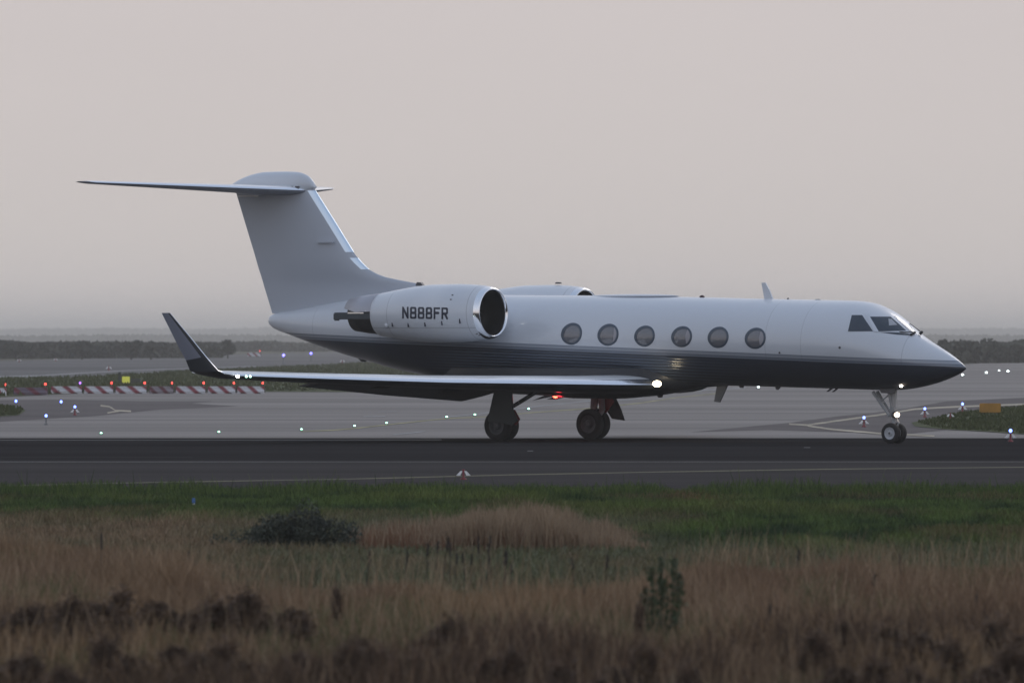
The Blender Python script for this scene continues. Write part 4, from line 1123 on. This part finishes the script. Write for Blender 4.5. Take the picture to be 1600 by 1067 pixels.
BROWN = (0.195, 0.127, 0.080); TAN = (0.30, 0.208, 0.135); RUST = (0.175, 0.092, 0.056); OLIVE = (0.110, 0.118, 0.052); GREEN = (0.088, 0.132, 0.038); DGREEN = (0.034, 0.058, 0.026); GGREY = (0.150, 0.155, 0.105)
def edge_D(px, X, D):
    """far limit of the tall dry grass, ragged"""
    e = np.interp(px, [-300, 0, 150, 260, 360, 700, 1000, 1100, 1350, 1700], [95, 94, 91, 84, 78, 76, 77, 82, 84, 87])
    return e + 7 * (fbm(X + 13, D, 77, (0.6, 0.12)) - 0.5)
def near_fn(px, D, X, rg):
    n = len(D); t0 = fbm(X + 20, D, 14, (0.30, 0.075)); t1 = fbm(X + 50, D, 3, (0.9, 0.22)); t2 = fbm(X + 90, D, 8, (2.4, 0.5)); r_ = rg.random(n)
    h = (0.16 + 0.30 * rg.random(n)) * (0.45 + 1.1 * t1) * (0.8 + 0.4 * t2)
    c = mixc(BROWN, TAN, np.clip((t2 - 0.38) * 2.6, 0, 1) * 0.7 + r_ * 0.3)
    straw = np.clip((t0 - 0.5) * 4, 0, 1)[:, None]
    c = c * (1 - straw * 0.5) + np.asarray((0.33, 0.215, 0.110))[None, :] * straw * 0.5
    ru = np.clip((0.47 - t0) * 5, 0, 1)[:, None] * (r_ < 0.6)[:, None]
    c = c * (1 - ru * 0.75) + np.asarray(RUST)[None, :] * ru * 0.75
    ol = (t1 < 0.42) & (r_ < 0.5)
    c = np.where(ol[:, None], np.asarray((0.125, 0.125, 0.060))[None, :], c)
    # dark dying undergrowth, denser towards the very foreground
    dk = np.clip((t1 - 0.40) * 4, 0, 1) * np.clip((66 - D) / 8, 0, 1)
    c = np.where((rg.random(n) < dk * 0.85)[:, None], np.asarray((0.075, 0.050, 0.036))[None, :], c)
    dk2 = np.clip((60 - D) / 10, 0, 1)[:, None] * 0.35
    c = c * (1 - dk2) + np.asarray((0.14, 0.095, 0.062))[None, :] * dk2
    ed = edge_D(px, X, D)
    h = h * np.clip(0.25 + (ed - D) / 12, 0.25, 1)
    c = c * rg.uniform(0.72, 1.22, n)[:, None]
    return h, c, D < ed - 3 * rg.random(n), rg.uniform(0.05, 0.6, n), rg.uniform(0.0035, 0.009, n)
tag(blades('dry_grass', 46, 99, 260000, near_fn, 11, 1.3), 'tall dry brown grass filling the foreground', 'grass')
def stem_fn(px, D, X, rg):
    n = len(D); t1 = fbm(X + 70, D, 33, (0.8, 0.2))
    h = rg.uniform(0.42, 0.66, n) * (0.7 + 0.5 * t1); c = mixc((0.20, 0.135, 0.08), (0.46, 0.34, 0.22), rg.random(n))
    return h, c, (D < edge_D(px, X, D)) & (t1 > 0.42), rg.uniform(0.05, 0.35, n), rg.uniform(0.0025, 0.005, n)
tag(blades('straw_stems', 48, 94, 9000, stem_fn, 12, 1.3), 'thin pale straw stems standing above the dry grass', 'grass')
def mid_fn(px, D, X, rg):
    n = len(D); t1 = fbm(X + 30, D, 5, (0.5, 0.22)); t2 = fbm(X + 3, D, 15, (1.6, 0.5)); r_ = rg.random(n)
    j = 9 * (t1 - 0.5) + 4 * (rg.random(n) - 0.5)
    right = np.clip((px - 930 + 120 * (t2 - 0.5)) / 160, 0, 1); left = np.clip((520 - px) / 260, 0, 1)
    gr = right * np.clip((D + j - 91) / 8, 0, 1) + (1 - right) * np.clip((D + j - 107) / 7, 0, 1)
    h = 0.04 + 0.09 * rg.random(n) + 0.22 * t2 * t1 * np.clip(t1 * 1.6 - 0.3, 0, 1)
    green = mixc(DGREEN, GREEN, np.clip((t2 - 0.34) * 3.2, 0, 1)); yl = np.clip((t1 - 0.5) * 3, 0, 1)[:, None] * 0.6
    green = green * (1 - yl) + np.asarray((0.140, 0.160, 0.045))[None, :] * yl
    t4 = fbm(X + 60, D, 44, (0.45, 0.16)); br = (np.clip((t4 - 0.56) * 5, 0, 0.8) * (rg.random(n) < 0.8))[:, None]
    green = green * (1 - br) + np.asarray((0.125, 0.100, 0.055))[None, :] * br
    base = mixc(GGREY, OLIVE, r_) ; bl = np.clip(left * 0.65 + (t2 - 0.45) * 1.4, 0, 0.85)[:, None]
    base = base * (1 - bl) + mixc(BROWN, TAN, t1) * bl
    c = base * (1 - gr[:, None]) + green * gr[:, None]
    ru = (np.clip((0.62 - np.abs(px - 1090) / 140), 0, 1) * np.clip((D - 117) / 4, 0, 1)) * (r_ < 0.7)
    c = c * (1 - ru[:, None]) + np.asarray(RUST)[None, :] * ru[:, None]
    c = c * rg.uniform(0.6, 1.4, n)[:, None]
    return h, c, np.ones(n, bool), rg.uniform(0.1, 0.7, n), rg.uniform(0.005, 0.012, n)
tag(blades('green_grass', 72, 129.5, 230000, mid_fn, 21, 1.3), 'short green grass verge beside the runway', 'grass')
def reed_fn(px, D, X, rg):
    n = len(D); tt = fbm(X, D, 9, (1.2, 0.3)); t3 = fbm(X + 5, D, 10, (4.0, 0.5))
    e = np.interp(px + 26 * (tt - 0.5) * 2, [520, 560, 690, 750, 860, 920, 980, 1015], [0, 0.55, 0.80, 1.0, 1.0, 0.72, 0.35, 0])
    h = (0.10 + 0.34 * e) * rg.uniform(0.4, 1.15, n) * (0.6 + 0.8 * t3)
    c = mixc((0.20, 0.143, 0.093), (0.37, 0.28, 0.19), rg.random(n))
    lw = rg.random(n) < 0.25 + 0.55 * np.clip((740 - px) / 100, 0, 1)
    c = np.where(lw[:, None], np.asarray(RUST)[None, :] * 1.1, c); h = np.where(lw, h * 0.7, h)
    return h, c, (e > 0.02) & (rg.random(n) < (0.15 + 0.85 * e) * (1 - 0.5 * np.clip((720 - px) / 80, 0, 1))), rg.uniform(0.03, 0.35, n), rg.uniform(0.004, 0.007, n)
tag(blades('pale_reeds', 93.5, 99.5, 56000, reed_fn, 31, 0.4), 'patch of pale tall reedy grass below the main wheels', 'grass')
# grassy fringe along the tarmac edge: taller irregular tufts
def fringe_fn(px, D, X, rg):
    n = len(D); tt = fbm(X + 11, D, 23, (1.3, 0.4))
    h = rg.uniform(0.08, 0.2, n) * (0.5 + 1.4 * tt); h = np.where(rg.random(n) < 0.02, h * 1.7, h)
    c = mixc(DGREEN, (0.115, 0.160, 0.042), rg.random(n))
    return h, c, tt > 0.25, rg.uniform(0.05, 0.4, n), rg.uniform(0.005, 0.010, n)
tag(blades('verge_fringe', 125, 131, 24000, fringe_fn, 51, 1.3), 'ragged green grass fringe along the tarmac edge', 'grass')
# turf islands and turf beyond the apron
def far_tufts(name, pts, n, seed, h0, label):
    rg = np.random.default_rng(seed)
    P_ = [ground(a, b) for a, b in pts]; xs_ = [p.x for p in P_]; ys_ = [p.y for p in P_]
    poly = np.array([(p.x, p.y) for p in P_])
    X_ = rg.uniform(min(xs_), max(xs_), n); Y_ = rg.uniform(min(ys_), max(ys_), n)
    ins = np.zeros(n, bool); j = len(poly) - 1
    for i in range(len(poly)):
        c_ = ((poly[i, 1] > Y_) != (poly[j, 1] > Y_)) & (X_ < (poly[j, 0] - poly[i, 0]) * (Y_ - poly[i, 1]) / (poly[j, 1] - poly[i, 1] + 1e-9) + poly[i, 0]); ins ^= c_; j = i
    X_, Y_ = X_[ins], Y_[ins]; n = len(X_); t_ = fbm(X_, Y_, seed, (0.15, 0.06))
    h = h0 * rg.uniform(0.5, 1.2, n) * (0.6 + 0.8 * t_); az = rg.uniform(0, np.pi, n); wd = h0 * 0.5
    B = np.stack([X_, Y_, np.full(n, 0.02)], 1); wv = np.stack([np.cos(az) * wd, np.sin(az) * wd, np.zeros(n)], 1)
    T = B + np.stack([rg.normal(0, .3, n) * h, rg.normal(0, .3, n) * h, h], 1)
    V = np.stack([B - wv, B + wv, T], 1).reshape(-1, 3)
    c = mixc((0.066, 0.078, 0.036), (0.098, 0.108, 0.050), np.clip(t_ * 1.3 - 0.15, 0, 1)) * rg.uniform(0.92, 1.08, n)[:, None]
    o = np_mesh(name, V, np.arange(3 * n).reshape(-1, 3), m_blade, None, 'stuff', np.repeat(c, 3, 0))
    return tag(o, label, 'grass')
far_tufts('turf_tufts', [(-120, 594), (150, 589), (270, 581), (400, 575.5), (560, 568), (700, 564), (700, 605), (560, 611), (412, 611), (180, 612), (75, 616), (-120, 624)], 26000, 61, 0.22, 'green turf growing beyond the striped barriers')
far_tufts('island_tufts', [(1430, 661), (1475, 651), (1510, 644), (1600, 635.5), (1760, 631), (1760, 681), (1640, 681), (1540, 674), (1470, 670)], 16000, 62, 0.12, 'green turf growing around the orange box sign')
far_tufts('corner_tufts', [(-120, 633), (0, 634), (31, 637), (37, 642), (28, 648), (0, 651), (-120, 654)], 5000, 63, 0.12, 'dark turf patch at the left edge beside blue lights')

# --- shrub, green weed, dried weeds, stalks
m_shl = add_noise(mat('dark_shrub_leaf', (0.02, 0.028, 0.02), 0.8), (0.026, 0.034, 0.026), (0.052, 0.062, 0.042), (4, 4, 4), 1.0)
m_bark = mat('twig_bark', (0.03, 0.024, 0.018), 0.9)
rg = np.random.default_rng(5)
sp_ = ground(466, 862)
t = thing('shrub', 'low wide dark shrub in the grass left of the pale reeds', 'shrub', sp_)
P_ = rg.normal(size=(11000, 3)); P_ /= np.linalg.norm(P_, axis=1)[:, None]; P_ *= rg.uniform(0.4, 1.08, 11000)[:, None]
lump = 1 + 0.22 * np.sin(P_[:, 0] * 5 + 1) * np.cos(P_[:, 1] * 4) + 0.14 * np.sin(P_[:, 0] * 11)
P_ = P_ * lump[:, None] * np.array([0.82, 0.5, 0.36]) + np.array([0, 0, 0.20]); P_ = P_[P_[:, 2] > 0.0]
P_[:, 2] *= 1 - 0.35 * np.abs(P_[:, 0] - 0.1)
leafmass('foliage', P_, 0.013, m_shl, seed=4, parent=t)
bm = bmesh.new()
for k in range(26):
    a = rnd.uniform(0, 6.28); rr_ = rnd.uniform(0.1, 0.55)
    add_tube(bm, (rr_ * 0.3 * math.cos(a), rr_ * 0.2 * math.sin(a), 0), (rr_ * math.cos(a), rr_ * 0.5 * math.sin(a), rnd.uniform(0.2, 0.52)), 0.008, 0.003, 5)
bm_obj('branch', bm, m_bark, t)

m_wl_ = add_noise(mat('weed_leaf_green', (0.03, 0.06, 0.02), 0.7), (0.026, 0.046, 0.020), (0.052, 0.084, 0.030), (5, 5, 5), 1.0)
gy = 62.0
t = thing('tall_green_weed', 'tall leafy green weed standing up out of the brown foreground grass', 'weed', Vector(((1036 - 800) * gy / F, gy, 0)))
bm = bmesh.new(); LP = []
for k, (dx, ht, ln) in enumerate(((-0.07, 0.80, -0.03), (-0.02, 0.88, 0.01), (0.05, 0.86, 0.04), (0.09, 0.74, 0.05), (-0.10, 0.62, -0.05), (0.02, 0.7, -0.02))):
    a = Vector((dx, rnd.uniform(-.06, .06), 0)); b = Vector((dx + ln, a.y + rnd.uniform(-.04, .04), ht))
    add_tube(bm, a, b, 0.006, 0.003, 6)
    for q in range(210):
        u = rnd.uniform(0.25, 1.0); p = a.lerp(b, u); r_ = 0.032 * (1.2 - u) + 0.008
        LP.append((p.x + rnd.gauss(0, r_), p.y + rnd.gauss(0, r_), p.z + rnd.gauss(0, 0.01)))
bm_obj('stem', bm, m_bark, t)
leafmass('foliage', np.array(LP), 0.010, m_wl_, aspect=2.6, seed=8, parent=t)

# dried weeds: three shapes of stems with dark clustered seed heads
m_seed = add_noise(mat('dried_seed_head', (0.03, 0.02, 0.015), 0.9), (0.075, 0.052, 0.037), (0.150, 0.098, 0.066), (9, 9, 9), 1.0)
m_stem2 = mat('dried_stem', (0.035, 0.026, 0.02), 0.9)
def dried(seed, wd, nst, flat):
    r0 = random.Random(seed); rg = np.random.default_rng(seed)
    t = thing('dried_weed', 'x', 'weed'); bm = bmesh.new(); P_ = []
    for k in range(nst):
        x = r0.uniform(-wd, wd); y = r0.uniform(-wd, wd) * 0.6; h = 0.5 * (1 - 0.35 * abs(x) / wd) * r0.uniform(0.82, 1.04)
        add_tube(bm, (x * 0.25, y * 0.25, 0), (x, y, h), 0.005, 0.003, 5)
        m_ = int(r0.uniform(40, 80)); m_ *= 4; c = rg.normal(size=(m_, 3)) * np.array([0.042, 0.042, 0.026 if flat else 0.055]) + np.array([x, y, h])
        P_.append(c)
        for q in range(4):      # leaf remains lower down
            z = r0.uniform(0.25, 0.85) * h; c = rg.normal(size=(60, 3)) * 0.036 + np.array([x * z / h, y * z / h, z]); P_.append(c)
    bm_obj('stem', bm, m_stem2, t); leafmass('seed_heads_and_leaves', np.concatenate(P_), 0.010, m_seed, aspect=1.3, seed=seed, parent=t)  # dark seed heads and leaf remains together in one mesh
    return t
V1 = dried(1, 0.10, 9, True); V2 = dried(2, 0.15, 14, False); V3 = dried(3, 0.06, 4, False); V4 = dried(4, 0.24, 24, True)
used = set()
def place_weed(proto, px, ptop, h, label, wsc=1.0):
    D = (CAM_H - h) * F / (ptop - HOR); g = Vector(((px - 800) * D / F, D, 0)); rz = rnd.uniform(0, 6.28)
    if proto.name in used: o = copy_thing(proto, g, rz)
    else: used.add(proto.name); o = proto; o.location = g; o.rotation_euler = (0, 0, rz)
    s = h / 0.5; o.scale = (s * wsc, s * wsc, s); o['label'] = label; o['group'] = 'dark dried weeds in the foreground grass'
upper = [(60, 948, V4, 1.0), (112, 950, V2, 0.9), (150, 944, V4, 0.95), (188, 930, V3, 1.2), (252, 934, V1, 1.15), (306, 950, V1, 0.9), (342, 945, V3, 1.3), (386, 940, V2, 0.9), (466, 946, V1, 1.25), (526, 924, V3, 0.5), (682, 972, V1, 1.1), (706, 972, V3, 1.0), (569, 990, V1, 0.8), (1390, 985, V3, 1.2), (1430, 984, V1, 1.0), (1555, 976, V3, 1.1), (1596, 985, V1, 1.0), (1000, 950, V3, 0.5), (1320, 975, V3, 0.7)]
lower = [(18, 1022, V1, 1.2), (52, 1030, V3, 1.0), (92, 1045, V4, 0.8), (160, 1012, V2, 0.9), (215, 1018, V1, 1.1), (276, 1003, V1, 1.0), (304, 1014, V1, 1.0), (346, 1012, V3, 1.2), (395, 1028, V1, 1.2), (464, 1014, V1, 1.0), (545, 1022, V2, 0.9), (583, 1020, V3, 1.1), (640, 1030, V3, 0.9), (692, 1006, V1, 0.9), (772, 1022, V1, 0.9), (803, 1030, V2, 0.8),
         (880, 1045, V3, 1.0), (955, 1034, V1, 0.9), (1008, 1024, V2, 0.7), (1075, 1050, V3, 0.9), (1278, 1006, V2, 0.85), (1322, 1034, V1, 1.1), (1372, 1036, V3, 1.0), (1420, 1044, V4, 0.7), (1483, 1010, V3, 1.1), (1532, 1034, V1, 1.1), (1580, 1030, V2, 0.8)]
def nth(i):
    T = {1: 'first', 2: 'second', 3: 'third', 4: 'fourth', 5: 'fifth', 6: 'sixth', 7: 'seventh', 8: 'eighth', 9: 'ninth', 10: 'tenth', 11: 'eleventh', 12: 'twelfth', 13: 'thirteenth', 14: 'fourteenth', 15: 'fifteenth', 16: 'sixteenth', 17: 'seventeenth', 18: 'eighteenth', 19: 'nineteenth', 20: 'twentieth'}
    return T[i] if i in T else 'twenty ' + T[i - 20]
shape = {id(V1): 'round headed', id(V2): 'bushy', id(V3): 'slender', id(V4): 'wide spreading'}
for nm, lst, row, hh in (('u', upper, 'upper row', 0.52), ('l', lower, 'bottom row', 0.50)):
    for i, (px, pt, V_, ws_) in enumerate(sorted(lst, key=lambda q: q[0])):
        place_weed(V_, px, pt, hh, f'{shape[id(V_)]} dark dried weed, {nth(i + 1)} from the left in the {row}', ws_)
# thin dark stalks
m_stk = mat('dark_stalk', (0.022, 0.018, 0.016), 0.9)
def stalk(seed):
    r0 = random.Random(seed); bm = bmesh.new()
    p = Vector((0, 0, 0)); 
    for k in range(4):
        q = p + Vector((r0.gauss(0, 0.006), r0.gauss(0, 0.006), 0.15)); add_tube(bm, p, q, 0.0055 - k * 0.0007, 0.005 - k * 0.0008, 5)
        if k >= 1: add_tube(bm, q, q + Vector((r0.uniform(-.05, .05), 0, 0.07)), 0.003, 0.002, 4)
        p = q
    for k in range(9): add_sphere(bm, (p.x + r0.gauss(0, 0.005), p.y, p.z - k * 0.018), 0.011, 1, 1, 1.2, 6, 4)
    o = bm_obj('dead_stalk', bm, m_stk, None); return tag(o, 'x', 'stalk')
SK = [stalk(k) for k in range(3)]
stalks = [(160, 835, .62, 'forked dead stalk standing alone at the far left'), (292, 862, .5, 'thin dead stalk left of the shrub'), (575, 862, .5, 'dead stalk just below the pale reeds left end'), (634, 862, .45, None), (664, 850, .5, None), (678, 846, .5, None), (693, 840, .55, None), (703, 850, .5, None), (712, 865, .42, None),
          (726, 864, .42, None), (733, 866, .4, None), (752, 840, .62, 'tallest dead stalk of the cluster below the reeds'), (760, 838, .58, None), (768, 860, .5, None), (784, 864, .5, None), (790, 862, .52, None), (798, 880, .4, None), (901, 872, .45, 'dead stalk left of two right of the stalk cluster'), (947, 868, .5, 'dead stalk right of two right of the stalk cluster'), (912, 915, .35, 'leaning short dead stalk in the middle of the brown grass'), (1200, 945, .45, 'dead stalk right of the tall green weed'),
          (1246, 860, .4, 'dead stalk with round head at the green grass edge'), (1364, 898, .45, 'left dead stalk of the pair near the right side'), (1409, 866, .55, 'tall dead stalk of the pair near the right side'), (1524, 930, .45, 'dead stalk nearest the right edge')]
for i, (px, pt, h, lb) in enumerate(stalks):
    D = (CAM_H - h) * F / (pt - HOR); o = SK[i] if i < 3 else SK[i % 3].copy()
    if i >= 3: COL.objects.link(o)
    o.location = ((px - 800) * D / F, D, 0); o.scale = (1.1, 1.1, h / 0.6); o.rotation_euler = (rnd.uniform(-.05, .05), rnd.uniform(-.07, .07), rnd.uniform(0, 6))
    o['label'] = lb or 'thin dark dead stalk in the cluster below the pale reeds'; o['group'] = 'dead stalks' if lb else 'cluster of dead stalks below the reeds'

# --- distant hedges and trees
m_hedge = add_noise(mat('distant_foliage', (0.03, 0.035, 0.03), 0.95, spec=0.05), (0.060, 0.065, 0.055), (0.100, 0.105, 0.082), (0.05, 0.05, 0.3), 1.0)
def hedge(name, pa, pb, h, dep, n, seed, label, gap=0.0, bump=0.5, size=0.22):
    rg = np.random.default_rng(seed); a = np.array(pa[:2]); b = np.array(pb[:2])
    t_ = rg.random(n); tt = fbm(t_ * 300, t_ * 0 + seed, seed, (0.07, 1)); hh = h * (1 - bump + 2 * bump * tt)
    P_ = np.empty((n, 3)); P_[:, :2] = a + (b - a) * t_[:, None]; P_[:, 1] += rg.uniform(-dep, dep, n)
    P_[:, 2] = hh * rg.random(n) ** 0.7
    o = leafmass(name, P_, size, m_hedge, seed=seed, kind='stuff'); return tag(o, label, 'hedge')
hedge('low_scrub', ground(290, 549.5), ground(900, 548), 1.9, 12, 26000, 75, 'low misty scrub line behind the distant blue lights', size=0.45, bump=0.25)
hedge('far_hedge', ground(-500, 563), ground(345, 559), 2.3, 6, 28000, 71, 'dark distant hedge line at the left under the mist', size=0.26, bump=0.16)
hedge('far_hedge', ground(1330, 569.5), ground(2100, 561.5), 2.4, 6, 30000, 72, 'dark distant hedge line at the right behind the nose', size=0.26, bump=0.2)
hedge('misty_wood', (-1300, 9600, 0), (1300, 9400, 0), 15.5, 60, 60000, 73, 'faint grey wood on the horizon in the mist', bump=0.13, size=3.0)
hedge('misty_wood', (-800, 5200, 0), (800, 5000, 0), 5.2, 40, 50000, 74, 'middle grey scrub band in the mist', bump=0.2, size=1.5)
def ftree(px, pytop, pybase, wpx, label, seed):
    g = ground(px, pybase); sc = g.y / F; H = (pybase - pytop) * sc; W = wpx * sc / 2
    t = thing('distant_tree', label, 'tree', g, 0, 'distant trees in the mist'); rg = np.random.default_rng(seed)
    bm = bmesh.new(); add_tube(bm, (0, 0, 0), (0, 0, H * 0.7), 0.12, 0.05, 8)
    for k in range(7):
        a = k * 0.9; z = H * (0.3 + 0.05 * k); add_tube(bm, (0, 0, z), (math.cos(a) * W * 0.7, math.sin(a) * W * 0.7, z + H * 0.18), 0.05, 0.02, 6)
    bm_obj('trunk', bm, m_bark, t)
    n = 1500; cs = rg.normal(size=(9, 3)) * np.array([W * 0.45, W * 0.45, H * 0.13]) + np.array([0, 0, H * 0.66])
    P_ = cs[rg.integers(0, 9, n)] + rg.normal(size=(n, 3)) * np.array([W * 0.26, W * 0.26, H * 0.10]); P_[:, 2] = np.clip(P_[:, 2], H * 0.2, H)
    leafmass('crown', P_, 0.16, m_hedge, seed=seed, parent=t)
for a in ((128, 534, 562, 26, 'bushy distant tree rising above the left hedge', 81), (205, 533, 562, 22, 'distant tree above the hedge right of the bushy one', 82), (236, 534.5, 562, 14, 'small distant tree just left of the winglet', 83),
          (356, 532, 560, 16, 'distant tree between winglet and tail cone', 84), (1474, 532, 568, 10, 'slim distant tree just above the nose slope', 85), (1546, 530, 567, 22, 'bushy distant tree at the right above the hedge', 86), (25, 534.5, 562, 40, 'broad distant bush at the left edge', 87)):
    ftree(*a)

# ------------------------------------------------------------------ haze
bm = bmesh.new(); add_box(bm, (0, 5975, 14.0), (3600, 12050, 30.0))
hz = bm_obj('haze', bm, None)
m = bpy.data.materials.new('haze_air'); m.use_nodes = True; t = m.node_tree
for n_ in list(t.nodes): t.nodes.remove(n_)
o_ = t.nodes.new('ShaderNodeOutputMaterial'); pv_ = t.nodes.new('ShaderNodeVolumePrincipled')
pv_.inputs['Color'].default_value = (1.0, 0.955, 0.90, 1); pv_.inputs['Density'].default_value = 0.00020
t.links.new(pv_.outputs[0], o_.inputs['Volume'])
hz.data.materials.append(m); tag(hz, 'thin grey evening mist over the airfield', 'haze', None, 'stuff')
